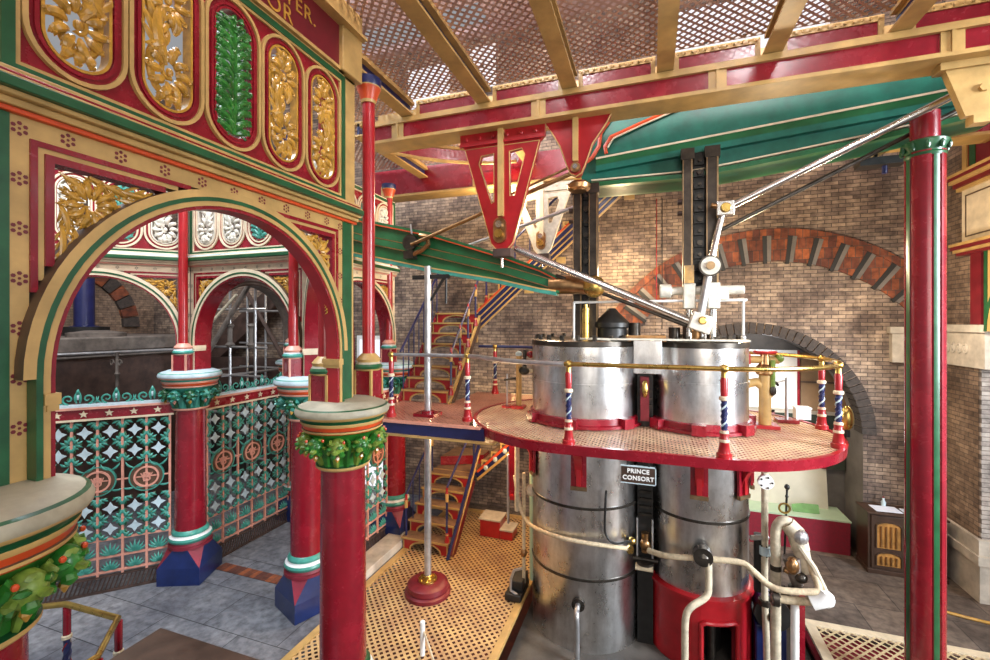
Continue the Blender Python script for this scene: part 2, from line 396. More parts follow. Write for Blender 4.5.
    def rect():
        o=[]
        for i in range(n+1):
            q=pi*i/n; cx,sx_=cs(q); m_=max(abs(cx),abs(sx_)); o.append((u+ch*cx/m_,zq-ch+ch*sx_/m_))
        for i in range(n+1):
            q=pi*i/n; cx,sx_=cs(q); m_=max(abs(cx),abs(sx_)); o.append((u-ch*cx/m_,zb+ch-ch*sx_/m_))
        return o
    slots=[]
    for k in range(nslots):
        u=-ww/2+cw*(k+.5); slots.append(u)
        f.slab(outline(ch*.985),rect(),.012,.07,r1,True)
        f.slab(outline(ch*.885),outline(ch*.985),-.012,.07,base,True)
        f.slab(outline(ch*.66),outline(ch*.885),.006,.08,r1,True)
        f.slab(outline(ch*.70),outline(ch*.78),-.006,.05,r1 if front else base,True)
        f.slab(outline(ch*.60),outline(ch*.665),-.002,.07,frz if k!=2 else r1,True)
    f.build('frieze',t,smooth=30)
    for k,u in enumerate(slots):
        g=B(); hw=ch*.62; q0,q1=zb+ch-hw,zq-ch+hw
        if k==2: slot_leaf(g,u,q0,q1,hw,.02,'leaf_green' if front else 'aqua'); g.build('leaf_panel',t)
        else: slot_scroll(g,u,q0,q1,hw,.02,frz,1 if k%2 else -1); g.build('scroll_panel',t)
    return t
# ------------------------------------------------------------------ octagon columns
def leafball(b,c,r,mats,seed):
    rnd=random.Random(seed); c=V(c)
    b.ell(c,(r*.8,r*.8,r*.9),mats[0],10,7)
    for i in range(16):
        a=i*2.4; z=.85-1.7*(i+.5)/16; q=math.sqrt(1-z*z); d=V((q*math.cos(a),q*math.sin(a),z))
        p=c+d*r*.62; e=c+d*r*1.05+V((0,0,-.25*r))
        b.tube([p,(p+e)/2+d*r*.12,e],[r*.26,r*.34,r*.06],mats[(i+seed)%2],6,.55)
    b.tube([c+V((0,0,-r*.8)),c+V((0,0,-r*1.15)),c+V((0,0,-r*1.5))],[r*.16,r*.26,r*.05],'gold' if mats[0]!='aqua' else 'salmon',6)
def make_column(label,loc,cool=False,base=True,ups=((0,0),),rsh=.215,group='octagon columns'):
    t=thing('octagon_column',label,'column',loc,0,group)
    g1,g2=('leaf_green','leaf_olive') if not cool else ('aqua','green')
    top='abacus' if not cool else 'ice'; cr='cream' if not cool else 'salmon'; gl='green' if not cool else 'aqua'
    s=B(); s.lathe([(rsh,.70),(rsh,1.0),(rsh*.97,2.0),(rsh*.94,2.68)],(0,0,0),'crimson',28); s.build('shaft',t)
    c=B()
    c.lathe([(.235,2.655,cr),(.25,2.67,cr),(.25,2.69,gl),(.215,2.70,g1),(.225,2.78,g1),(.25,2.88,g1),(.32,2.99,g1),(.36,3.02,'orange_red' if not cool else 'salmon'),(.37,3.03,cr),(.37,3.045,'brown_paint'),(.36,3.05,'orange_red'),(.375,3.085,cr),(.385,3.10,cr),(.385,3.115,gl),(.375,3.12,gl),(.39,3.145,cr),(.42,3.16,cr),(.43,3.175,top),(.435,3.20,top),(.42,3.235,gl),(.40,3.245,top),(.30,ZC,top)],(0,0,0),cr,40)
    c.build('capital',t)
    lv=B(); rnd=random.Random(5)
    for i in range(10):
        a=i*pi/5+.2; x,y=cs(a); leafball(lv,(.335*x,.335*y,2.91),.092,(g1,g2) if i%2 else (g2,g1),i)
    if not cool:
        for i in range(14): a=i*.4488; lv.ell((.40*math.cos(a),.40*math.sin(a),2.965+.02*(i%2)),(.014,.014,.016),'orange_red',6,4)
    for i in range(16):
        a=i*pi/8; x,y=cs(a)
        lv.tube([(.22*x,.22*y,2.70),(.25*x,.25*y,2.80),(.30*x,.30*y,2.90),(.36*x,.36*y,2.965),(.40*x,.40*y,2.95)],[.03,.045,.045,.03,.01],(g1,g2)[i%2],6,.5)
    lv.build('leaf_ring',t)
    if base:
        b=B(); k=.315
        lo=[(-k,-k),(k,-k),(k,k),(-k,k)]; ro=.29
        oc=[(ro*math.cos(R(22.5)+i*pi/4),ro*math.sin(R(22.5)+i*pi/4)) for i in range(8)]
        b.box(-k,-k,0,k,k,.26,'blue_base')
        vs=[(x,y,.26) for x,y in lo]+[(x,y,.52) for x,y in oc]; f=[];mm=[]
        for p,q,i,j in [(0,1,5,6),(1,2,7,0),(2,3,1,2),(3,0,3,4)]: f.append((p,q,4+j,4+i)); mm.append('blue_base')
        for p,i,j in ((0,4,5),(1,6,7),(2,0,1),(3,2,3)): f.append((p,4+j,4+i)); mm.append('base_red')
        b.add(vs,f,mm)
        b.lathe([(.30,.52,'base_red'),(.30,.56,'maroon'),(.285,.565,'base_red'),(.275,.59,'base_red'),(.27,.60,'aqua'),(.29,.615,gl),(.30,.645,gl),(.285,.675,'white_paint'),(.255,.69,'white_paint'),(.25,.71,gl),(.255,.735,gl),(.235,.765,gl),(.215,.78,gl)],(0,0,0),gl,32)
        b.build('base',t)
    for ox,oy in ups:
        u=B(); T0=Matrix.Translation((ox,oy,0))
        u.T=T0; u.box(-.10,-.10,ZC-.02,.10,.10,3.52,'crimson')
        for sx in (-1,1):
            for sy in (-1,1): u.box(sx*.085,sy*.085,ZC-.02,sx*.108,sy*.108,3.53,cr)
        for i in range(4):
            u.T=T0@Matrix.Rotation(i*pi/2,4,'Z'); P=[(-.05,-.10,ZC+.04),(.05,-.10,ZC+.04),(.05,-.10,3.44)]+[(.05*math.cos(pi*j/8),-.10,3.44+.04*math.sin(pi*j/8)) for j in range(1,8)]+[(-.05,-.10,3.44)]
            u.prism(P,(0,-.006,0),'crimson')
        u.T=None
        u.lathe([(.11,3.52,cr),(.135,3.54,gl),(.145,3.565,gl),(.13,3.59,top),(.115,3.61,cr),(.125,3.64,cr),(.10,3.67,cr),(.07,3.70,cr)],(ox,oy,0),gl,24)
        u.build('pedestal',t)
        k=B(); k.lathe([(.064,3.69,'red'),(.064,6.36,'red')],(ox,oy,0),'red',20); k.lathe([(.075,6.34,'cream'),(.08,6.37,'orange_red'),(.10,6.44,'orange_red'),(.125,6.5,'cream'),(.13,6.51,'navy'),(.13,6.6,'navy')],(ox,oy,0),'navy',20); k.build('upper_shaft',t)
    return t
# ------------------------------------------------------------------ iron screens between the columns
def make_screen(label,loc,rz,Wd=1.76,n=6,group='openwork screens'):
    t=thing('iron_screen',label,'screen',loc,rz,group)
    h=Wd/2; cw=Wd/n; zB=.12
    zs=[.30,.52,.78,1.08,1.40,1.93,2.24,2.55]
    f=B()
    for k in range(n+1): f.bar((-h+cw*k,0,.22),(-h+cw*k,0,2.60),.03,.03,'salmon')
    for z in (.30,.52,.78): f.bar((-h,0,z),(h,0,z),.025,.03,'salmon')
    f.bar((-h,0,1.66),(h,0,1.66),.018,.02,'salmon')
    f.build('bars',t)
    l=None
    def quat(l,x,z,w,hh,y=0):
        d=.36
        P=[(x+w*.31*math.cos(a)*(1 if i%2==0 else .50),y-.012,z+hh*.30*math.sin(a)*(1 if i%2==0 else .50)) for i,a in enumerate([j*pi/4 for j in range(8)])]
        l.prism(P,(0,.02,0),'ice')
        for sx in (-1,1):
            for sz in (-1,1):
                leaf(l,(x+sx*w*.48,z+sz*hh*.06),R(90)*sz+sx*sz*R(5),hh*.5,sx*sz*R(75),.020,y,'aqua',6)
                leaf(l,(x+sx*w*.10,z+sz*hh*.49),(0 if sx>0 else pi)-sx*sz*R(15),w*.42,-sx*sz*R(65),.017,y,'green',6)
                leaf(l,(x+sx*w*.46,z+sz*hh*.47),pi*(sx>0)+sx*sz*R(45),w*.34,0,.022,y,'aqua',5); leaf(l,(x+sx*w*.47,z+sz*hh*.40),R(-90)*sz+sx*sz*R(-35),w*.4,sx*sz*R(70),.02,y+.006,'green',5); leaf(l,(x+sx*w*.38,z+sz*hh*.48),(0 if sx<0 else pi)+sx*sz*R(12),w*.36,sx*sz*R(35),.018,y-.004,'aqua',5)
    for k in range(n):
        x=-h+cw*(k+.5); l=B()
        for z0,z1 in ((.78,1.08),(1.08,1.40),(1.93,2.24),(2.24,2.55)): quat(l,x,(z0+z1)/2,cw,z1-z0)
        for z in (1.47,1.86):
            for s in (-1,1): leaf(l,(x,z-(.05 if z>1.6 else -.05)),R(90 if z>1.6 else -90)+s*R(70),.17,-s*R(60)*(1 if z>1.6 else -1),.016,0,'aqua',6)
        for z0,hh in ((.53,.24),(.31,.20)):
            for j in range(7): leaf(l,(x,z0+.01),R(90)+R(-75+25*j),hh*(.78-.04*abs(j-3)),R(-12*(j-3)),.017,0,'aqua',5)
        l.build('leaf_tracery',t,smooth=60)
    for k in (1,3,5):
        x=-h+cw*k; m=B(); z=1.66
        for r0,r1,mt,y in ((.135,.16,'salmon',-.03),(.16,.205,'brown_paint',-.012),(.205,.222,'aqua',-.02)):
            la=[(x+r0*math.cos(2*pi*i/32),z+r0*math.sin(2*pi*i/32)) for i in range(32)]; lb=[(x+r1*math.cos(2*pi*i/32),z+r1*math.sin(2*pi*i/32)) for i in range(32)]
            m.slab(la,lb,y,.025,mt,True)
        P=[(x+.137*math.cos(2*pi*i/28),-.004,z+.137*math.sin(2*pi*i/28)) for i in range(28)]; m.prism(P,(0,.02,0),'brown_paint')
        o=m.build('medallion',t)
        for ch,sz,dz,y in (('M',.15,-.052,-.010),('B',.20,-.072,-.018),('W',.15,-.048,-.014)):
            text_mesh('monogram_letter',ch,sz,.005,'salmon',o,(x,y,z+dz),(pi/2,0,0),'CENTER')
    # lower slanted grating, top rail with stars, cresting
    g=B()
    for k in range(34):
        x=-h+Wd*(k+.2)/34; g.bar((x-.03,.0,.02),(x+.04,.0,.24),.012,.02,'rust')
    g.box(-h,-.02,.0,h,.02,.03,'rust'); g.box(-h,-.02,.225,h,.02,.25,'rust'); g.build('bottom_grating',t)
    q=B(); q.box(-h-.06,-.05,2.58,h+.06,.05,2.61,'pale_cream'); q.box(-h-.06,-.04,2.61,h+.06,.04,2.75,'crimson'); q.box(-h-.06,-.07,2.75,h+.06,.07,2.785,'salmon'); q.box(-h-.06,-.06,2.785,h+.06,.06,2.82,'ice')
    for k in range(6):
        x=-h+Wd*(k+.5)/6; q.prism([(x+(.055 if i%2==0 else .023)*math.sin(i*pi/5),-.041,2.68+(.055 if i%2==0 else .023)*math.cos(i*pi/5)) for i in range(10)],(0,-.012,0),'pale_cream')
    q.build('star_rail',t)
    c=B()
    for k in range(4):
        x=-h+Wd*(k+.5)/4
        for s in (-1,1):
            spiral(c,(x+s*.11,2.90),.075,R(-90),1.2,0,.016,'aqua',s,1,1,18)
            leaf(c,(x+s*.02,2.84),R(90)-s*R(10),.17,s*R(25),.018,0,'aqua'); leaf(c,(x+s*.17,2.83),R(90)-s*R(60),.13,s*R(70),.014,0,'aqua')
        c.ell((x,0,2.93),(.035,.02,.045),'ice',8,6); leaf(c,(x,2.96),R(90),.09,0,.022,0,'aqua')
    c.build('cresting',t)
    return t
# ------------------------------------------------------------------ room shell
YW=9.2
def wall_plane():
    w=B()
    # back wall around the arched recess  (centre 1.70, springing 2.12, radius 1.72)
    cx,cz,r,n=1.70,2.12,1.72,36
    op=[(cx-r,-.02)]+[(cx-r*math.cos(pi*i/n),cz+r*math.sin(pi*i/n)) for i in range(n+1)]+[(cx+r,-.02)]
    def side(p):
        return p
    out=[(-14,-.02)]+[(-14+22*i/n,10.6) for i in range(n+1)]+[(8,-.02)]
    w.slab(op,out,YW,YW+.75,'brick',False,'grey_plaster')
    return struct(w.build('wall_back'))
wall_plane()
w=B(); w.box(-14.3,1,-.02,-14,9.95,10.6,'brick_side'); struct(w.build('wall_left'))
w=B(); w.box(-1.2,YW+.75,-.02,4.6,YW+.95,4.6,'grey_plaster'); struct(w.build('wall_recess'))
# relieving arch with orange brick voussoirs, soldier course on the recess
w=B(); cx,cz=2.02,2.46
def sect(b,cx,cz,r0,r1,a0,a1,y0,y1,mat,n=4):
    la=[(cx+r0*math.cos(a0+(a1-a0)*i/n),cz+r0*math.sin(a0+(a1-a0)*i/n)) for i in range(n+1)]
    lb=[(cx+r1*math.cos(a0+(a1-a0)*i/n),cz+r1*math.sin(a0+(a1-a0)*i/n)) for i in range(n+1)]
    b.slab(la,lb,y0,y1,mat)
st=R(7.4)
for k in range(19):
    a=R(18)+st*k
    sect(w,cx,cz,2.66,3.12,a,a+st*.64,YW-.035,YW+.05,'brick_orange')
    sect(w,cx,cz,2.66,3.12,a+st*.64,a+st*.82,YW-.03,YW+.05,'grey_plaster')
    sect(w,cx,cz,2.62,3.13,a+st*.82,a+st,YW-.045,YW+.05,'soot')
sect(w,cx,cz,3.12,3.24,R(18),R(18)+st*19,YW-.06,YW+.05,'brick_orange',60)
o=w.build('trim_1'); struct(o)
w=B()
for k in range(46):
    a=pi*k/46; sect(w,1.70,2.12,1.70,1.90,a+.006,a+pi/46-.006,YW-.03,YW+.3,'soldier',1)
o=w.build('trim_2'); struct(o)
# stone impost band and pilaster on the right
w=B()
w.box(3.78,YW-.10,3.36,5.2,YW+.1,3.92,'stone_trim'); w.box(3.74,YW-.14,3.84,5.2,YW,3.95,'stone_trim')
o=w.build('trim_3',bevel=.01); struct(o)
w=B(); w.box(4.50,8.40,0,5.6,YW+.1,8.0,'brick_side'); w.box(4.51,8.36,0,5.7,8.40,8.0,'brick_pale'); w.box(4.46,8.3,.0,5.7,YW,.55,'stone_trim'); w.box(4.42,8.25,.55,5.7,YW,.68,'stone_trim'); w.box(4.45,8.3,.68,5.7,YW,.9,'stone_trim')  # pilaster front's lit look is put into its paler brick colour
w.box(4.46,8.2,3.36,5.7,YW,3.90,'stone_trim'); w.box(4.40,8.1,3.88,5.7,YW,3.99,'stone_trim')
for k in range(5):
    z=3.62; y=8.60+.14*k
    spiral_pts=[(4.455-.01*i/14,y+.055*(1-.8*i/14)*math.cos(i*.75),z+.09*(1-.8*i/14)*math.sin(i*.75)) for i in range(15)]
    w.tube(spiral_pts,.016,'stone_trim',6)
o=w.build('wall_pilaster',bevel=.01); struct(o)
# floors with two pits under the iron gratings
w=B()
GX0,GX1,GY0,GY1=-4.15,-1.72,4.05,8.9
w.box(-14.2,-1.5,-.25,-4.15,YW,0,'flagstone'); w.box(-4.15,-1.5,-.25,-2.35,GY0,0,'flagstone')
o=w.build('floor'); struct(o)
w=B()
w.box(-2.35,-1.5,-.25,1.95,GY0,0,'flagstone_brown'); w.box(GX1,GY0,-.45,1.95,7.9,-.28,"dark_stone"); w.box(GX1,7.9,-.45,1.95,YW+.8,0,"flagstone_brown"); w.box(GX0,GY1,-.25,GX1,YW,0,'flagstone_brown')
w.box(1.95,7.08,-.25,8,YW+.8,0,'flagstone_brown'); w.box(1.95,-1.5,-.25,8,3.4,0,'flagstone_brown')
o=w.build('floor_engine'); struct(o)
w=B(); w.box(-8,0,-.60,11,12,-.55,'pit')
o=w.build('floor_pit'); struct(o)
w=B(); w.box(1.95,3.4,-.2,8,7.08,-.15,'carpet_red'); o=w.build('floor_pit_right'); struct(o)
def grating(name,label,x0,y0,x1,y1,z,mat,edge,th=.03,bw=.10):
    t=thing(name,label,'grating',((x0+x1)/2,(y0+y1)/2,z)); a,b_=(x1-x0)/2,(y1-y0)/2
    g=B(); g.add([(-a,-b_,0),(a,-b_,0),(a,b_,0),(-a,b_,0)],[(0,1,2,3)],mat); g.build('lattice',t)
    f=B()
    for s in (-1,1): f.box(s*(a-bw),-b_,-th,s*a,b_,.012,edge); f.box(-a+bw,s*(b_-bw),-th,a-bw,s*b_,.012,edge)
    f.build('border',t); return t
grating('floor_grating','large ochre iron floor grating running up to the lower stair',GX0,GY0,GX1,GY1,0,'grate_floor','cream')
grating('floor_grating','cream and red iron floor grating at the foot of the tall red column',1.95,3.4,8,7.08,0,'grate_red','pale_cream',.03,.12)
# pale kerb below the passage screen
w=B(); w.box(-4.55,5.3,0,-4.18,7.3,.14,'stone_trim'); struct(w.build('trim_4',bevel=.01))
w=B(); w.box(-6.7,5.35,0.001,-4.75,5.55,.006,'brick_orange'); struct(w.build('trim_5'))
# upper roof with skylights over the engine side
w=B()
zr=10.4
xs=[-3.2,-2.6,-1.7,-1.1,-.2,.5,1.1,1.9,2.6,3.3,4.2,8]
for i in range(0,len(xs)-1,2): w.box(xs[i],1.2,zr,xs[i+1],YW+.7,zr+.1,'roof_board')
for y0,y1 in ((-.5,1.6),(2.4,3.3),(4.4,5.2),(6.5,YW+.7)): w.box(-3.2,y0,zr-.05,8,y1,zr+.12,'roof_board')
for y0,y1 in ((4.3,6.6),(7.4,8.2),(9.0,YW+.7)): w.box(-9,y0,zr-.05,-3.2,y1,zr+.1,'roof_board')
o=w.build('ceiling'); struct(o)
for k,(x0,x1,z0,z1) in enumerate(((.35,2.9,8.55,9.95),(-5.3,-4.3,9.0,9.9),(-3.75,-3.2,9.2,10.1))):
    w=B(); w.box(x0,YW-.02,z0,x1,YW-.005,z1,'daylight')
    for i in range(5): w.box(x0+(x1-x0)*i/4-.03,YW-.06,z0,x0+(x1-x0)*i/4+.03,YW-.02,z1,'white_paint')
    w.box(x0,YW-.06,(z0+z1)/2-.03,x1,YW-.02,(z0+z1)/2+.03,'white_paint'); o=w.build('window_%d'%(k+3)); struct(o)
# bright glazed doorway at the end of the octagon passage
w=B()
w.box(-6.75,YW-.06,0,-5.72,YW,3.7,'white_paint')
o=w.build('door_1'); struct(o)
w=B(); w.box(-6.65,YW-.09,.1,-5.82,YW-.061,3.6,'daylight'); o=w.build('window_1'); struct(o)
from mathutils.geometry import tessellate_polygon
def plate(b,outer,holes,y0,y1,mat,side=None,axis='y'):
    loops=[outer]+holes; flat=[p for l in loops for p in l]
    tri=tessellate_polygon([[V((p[0],p[1],0)) for p in l] for l in loops])
    f3=(lambda p,y:(p[0],y,p[1])) if axis=='y' else (lambda p,y:(p[0],p[1],y))
    for y in (y0,y1): b.add([f3(p,y) for p in flat],[tuple(t) for t in tri],mat if not isinstance(mat,tuple) else mat[y==y1])
    for l in loops: b.strip([f3(p,y0) for p in l],[f3(p,y1) for p in l],side or mat,True)
    return b
def circ(cx,cy,r,n=40): return [(cx+r*math.cos(2*pi*i/n),cy+r*math.sin(2*pi*i/n)) for i in range(n)]
# ------------------------------------------------------------------ octagon
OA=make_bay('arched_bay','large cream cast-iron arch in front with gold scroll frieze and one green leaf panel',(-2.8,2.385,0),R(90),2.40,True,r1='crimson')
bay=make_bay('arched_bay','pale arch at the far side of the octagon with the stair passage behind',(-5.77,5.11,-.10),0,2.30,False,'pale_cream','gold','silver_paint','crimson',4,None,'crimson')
mz=-.10
def mid(p,q): return ((p[0]+q[0])/2,(p[1]+q[1])/2,mz)
c_=(-4.62,5.11);d_=(-6.92,5.11);e_=(-8.55,3.48);g_=(-4.62,7.41);h_=(-6.92,7.41);b_=(-2.82,3.6)
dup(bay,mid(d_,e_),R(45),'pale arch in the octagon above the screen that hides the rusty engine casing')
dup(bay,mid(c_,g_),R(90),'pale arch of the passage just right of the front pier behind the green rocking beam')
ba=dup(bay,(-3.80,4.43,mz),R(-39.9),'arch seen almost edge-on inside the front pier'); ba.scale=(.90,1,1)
pw=make_bay('arched_bay','bare rusty arch of the far passage side with scaffolding behind',mid(d_,h_),R(90),2.30,False,'rust_grey','rust','rust_grey','rust',4,None,'rust_grey','rust')
# inscribed girder above the large arch
t=thing('inscribed_girder','maroon lettered girder with cream edging on top of the large front arch','girder',(-2.8,2.40,0),R(90))
g=B(); g.box(-1.37,-.03,6.425,1.18,.1,6.455,'cream'); g.box(-1.37,-.015,6.455,1.10,.1,6.845,'maroon'); g.box(-1.37,-.12,6.845,1.40,.1,6.875,'cream'); g.box(-1.37,-.06,6.875,1.40,.1,7.09,'cream'); g.build('web',t)
g=B(); g.box(1.10,-.06,6.425,1.40,.12,6.845,'cream'); g.build('end_block',t,bevel=.008)
text_mesh('lettering','TER.',.175,.003,'gold',t,(.79,-.017,6.625),(pi/2,0,0),'RIGHT')
text_mesh('lettering','OR',.185,.003,'gold',t,(.52,-.017,6.475),(pi/2,0,0),'RIGHT')
col=make_column('red octagon column with teal capital and blue base standing left between the two iron screens',(d_[0],d_[1],0),True,True,((0,-.19),))
col.rotation_euler=(0,0,R(22.5))
dup(col,(c_[0],c_[1],0),R(-22.5),'red octagon column with blue base half hidden behind the front pier column')
dup(col,(e_[0],e_[1],0),R(67.5),'octagon column at the far left hidden behind the big front capital')
dup(col,(g_[0],g_[1],0),0,'red octagon column with blue base beside the lower stair foot')
dup(col,(h_[0],h_[1],0),0,'octagon column at the dark far end of the passage screen')
make_column('thick red front column with green leafy capital carrying the right end of the large arch',(-2.8,3.58,0),False,True,((-.16,-.06),(-.02,.44)))
make_column('nearest column at the left edge with dark leafy capital cut by the frame',(-2.8,1.05,0),False,True,((-.16,.12),))
mz=0
make_screen('teal leaf iron screen with medallions left of the blue based octagon column',mid(d_,e_),R(45))
make_screen('teal leaf iron screen with medallions along the left side of the passage',mid(d_,h_),R(90))
make_screen('backlit iron screen glimpsed right of the front column',mid(c_,g_),R(90))
# ------------------------------------------------------------------ girders, joists, ceiling gratings
def girder(label,x0,x1,y,off,L=2.0,lip=True):
    t=thing('girder',label,'girder',(0,y,0)); z0=6.53
    g=B(); g.box(x0,0,z0,x1,.38,z0+.035,'cream'); g.build('bottom_flange',t,bevel=.004)
    g=B(); g.box(x0,.04,z0+.035,x1,.07,6.83,'crimson'); g.box(x0,.012,z0+.035,x1,.05,z0+.05,'cream'); (g.box(x0,.0,6.775,x1,.06,6.83,'cream') if lip else g.box(x0,.05,6.80,x1,.08,7.09,'crimson')); g.box(x0,.30,z0+.035,x1,.33,7.08,'cream')
    x=off
    while x<x1:
        if x>x0: g.box(x-.03,.005,z0+.035,x+.0,.05,6.80,'cream'); g.box(x+.0,.025,z0+.035,x+.075,.045,6.775,'cream'); g.box(x-.105,.025,z0+.035,x-.03,.045,6.775,'cream')
        x+=L
    g.build('panelled_web',t)
    if lip: g=B(); g.box(x0,.02,6.83,x1,.34,6.855,'cream'); g.build('top_flange',t)
    return t
girder('long red and cream girder under the grating across the top',-3.80,6.5,5.35,-3.29)
girder('rear red and cream girder behind the green beam near the brick wall',-5.6,6.5,7.75,-5.05,2.0,False)
JX=[-3.15,-2.03,-.92,.16,1.22,2.30,3.38]
W_=['first from the octagon','second from the octagon','third from the octagon','fourth from the octagon above the red bracket','fifth from the octagon right of the middle','sixth from the octagon towards the right','last at the right edge']
def joist(label,x,y0,y1):
    t=thing('ceiling_joist',label,'joist',(x,y0,0))
    L=y1-y0; g=B(); g.box(-.09,0,6.86,.09,L,6.885,'cream'); g.build('flange',t)
    g=B(); g.box(-.02,0,6.885,.02,L,7.06,'navy')
    g.build('web',t)
    g=B(); g.box(-.07,0,7.045,.07,L,7.085,'cream'); g.box(-.025,0,7.01,.09,L,7.05,'cream'); g.build('top_angle',t)
    return t
for x,wd in zip(JX,W_): joist('cream ceiling joist '+wd+' with navy web',x,3.95 if x<-2.9 else -.6,5.42)
for i,x in enumerate(JX[:2]):
    joist(('cream joist stub above the pale rear girder end','cream joist stub right of the rear girder end')[i],x-1.05*(1-i)+0*i-.0,5.72,7.80)
for i in range(len(JX)-1):
    x0,x1=JX[i]+.1,JX[i+1]-.1
    t=thing('fascia_panel','red fascia panel right of the joist '+W_[i].split(' from')[0],'panel',(x0,5.46,0),0,'red fascia panels')
    g=B(); w=x1-x0; g.box(0,0,6.86,w,.04,7.07,'crimson'); g.box(0,-.015,7.03,w,.04,7.09,'cream'); g.box(w-.05,-.012,6.86,w,.03,7.03,'cream'); g.box(0,-.012,6.86,.05,.03,7.03,'cream'); g.build('panel',t)
    g=B()
    for k in range(12): g.ell((.04+(w-.08)*k/11,-.018,7.06),(.012,.012,.014),'cream',6,4)
    g.build('bead_row',t)
def cg(label,x0,x1,y0,y1):
    t=thing('ceiling_grating',label,'grating',((x0+x1)/2,(y0+y1)/2,7.095),0,'ceiling gratings')
    a,b=(x1-x0)/2,(y1-y0)/2; g=B(); g.add([(-a,-b,0),(a,-b,0),(a,b,0),(-a,b,0)],[(0,1,2,3)],'grate_ceiling'); g.build('lattice',t); return t
cg('pinkish iron ceiling grating left of the first joist beside the octagon',-4.3,JX[0],3.7,5.7)
for i in range(len(JX)-1): cg('pinkish iron ceiling grating right of the joist '+W_[i],JX[i],JX[i+1],-.6 if i else -.6,5.42)
cg('pinkish iron grating over the rear girder end',-5.3,-1.9,5.75,7.72)
t=thing('curved_fascia','curved crimson fascia with cream lip round the beam opening behind the red bracket','fascia',(0,0,0))
A=[(-4.25,6.15),(-4.02,6.42),(-3.72,6.75),(-3.38,7.02),(-3.05,7.22),(-2.7,7.36),(-2.2,7.45)]
g=B(); g.strip([(x,y,6.84) for x,y in A],[(x,y,7.08) for x,y in A],'crimson'); g.strip([(x+.03,y+.04,7.08) for x,y in A],[(x+.03,y+.04,6.84) for x,y in A],'crimson'); g.build('plate',t)
g=B(); g.tube([(x,y,6.83) for x,y in A],.03,'cream',8,1.0); g.tube([(x,y,7.07) for x,y in A],.03,'cream',8); g.build('lip',t)
# ------------------------------------------------------------------ V brackets
def vbracket(label,y,m,edge,dz=0,name='hanging_bracket'):
    t=thing(name,label,'bracket',(-1.84,y,0))
    o=[(-.57,6.53),(.59,6.53),(.59,6.40),(.52,6.33),(.17,5.06+dz),(.10,4.98+dz),(-.06,4.98+dz),(-.13,5.06+dz),(-.50,6.33),(-.57,6.40)]
    h1=[(-.27,6.22),(-.09,6.24),(-.09,5.60+dz*.5),(-.12,5.58+dz*.5),(-.30,6.12)]; h2=[(.12,6.24),(.29,6.26),(.33,6.18),(.19,5.66+dz*.5),(.13,5.66+dz*.5)]
    g=B(); plate(g,o,[h1,h2],0,.07,m); g.build('plate',t)
    g=B(); g.box(-.02,-.06,5.40+dz*.6,.05,.0,6.53,edge); g.box(-.57,-.03,6.36,.59,.0,6.40,m)
    for k in range(6): g.ell((-.48+.19*k,-.01,6.46),(.025,.02,.025),m,8,5)
    for lo in (h1,h2,o[3:9]): g.tube([(p[0],0,p[1]) for p in lo]+([(lo[0][0],0,lo[0][1])] if lo is not o[3:9] else []),.007,edge,6)
    g.build('rib',t)
    g=B(); P=[(.0+.085*math.cos(2*pi*i/24),-.05,5.22+dz+ (.085*math.sin(2*pi*i/24)+(.08 if i<12 else -.08))) for i in range(24)]
    g.prism(P,(0,.06,0),'bronze'); g.cyl((0,-.09,5.29+dz),(0,0,5.29+dz),.045,'bright_steel'); g.cyl((0,-.10,5.17+dz),(0,0,5.17+dz),.055,'brass'); g.build('bearing',t)
    g=B(); g.box(-.09,-.05,4.88+dz,.15,.12,4.98+dz,'rust'); g.cyl((.02,0,4.74+dz),(.02,0,4.86+dz),.02,'bright_steel'); g.build('keep_block',t)
vbracket('red V-shaped hanging bracket with cream rib and brass bearing under the long girder',5.50,'red','cream')
vbracket('pale V-shaped bracket behind the red one under the rear girder',7.80,'silver_paint','pale_cream',.27)
t=thing('beam_bracket','red tapering bracket with round pin where the green beam ends','bracket',(-.86,5.50,0))
g=B(); o=[(-.38,6.53),(.42,6.53),(.36,6.42),(.20,6.20),(.11,5.95),(.07,5.86),(0,5.82),(-.07,5.86),(-.12,5.98),(-.20,6.22),(-.32,6.43)]
plate(g,o,[],0,.07,'red'); g.build('plate',t)
g=B(); g.tube([(p[0],-.003,p[1]) for p in o[1:]],.008,'cream',6); g.box(-.035,-.05,6.0,.03,0,6.53,'cream'); g.build('rib',t)
g=B(); g.cyl((0,-.06,5.92),(0,.2,5.92),.06,'bronze'); g.cyl((0,-.09,5.92),(0,-.05,5.92),.03,'bright_steel'); g.build('pin',t)
g=B(); g.lathe([(.10,0),(.14,.03),(.15,.08),(.10,.12)],(.02,.1,5.66),'bronze',16); g.build('oil_cup',t)
t=thing('gusset_plate','cream trapezoid gusset plate with a bolt under the girder at the right edge','plate',(2.9,5.50,0))
g=B(); plate(g,[(-.22,6.53),(.55,6.53),(.18,6.0),(-.05,6.0)],[],0,.08,'cream'); g.box(-.25,-.03,6.46,.58,.12,6.53,'cream'); g.cyl((.08,-.03,6.25),(.08,0,6.25),.04,'cream',n=6); g.box(.0,-.02,5.92,.14,.1,6.0,'cream'); g.build('plate',t)
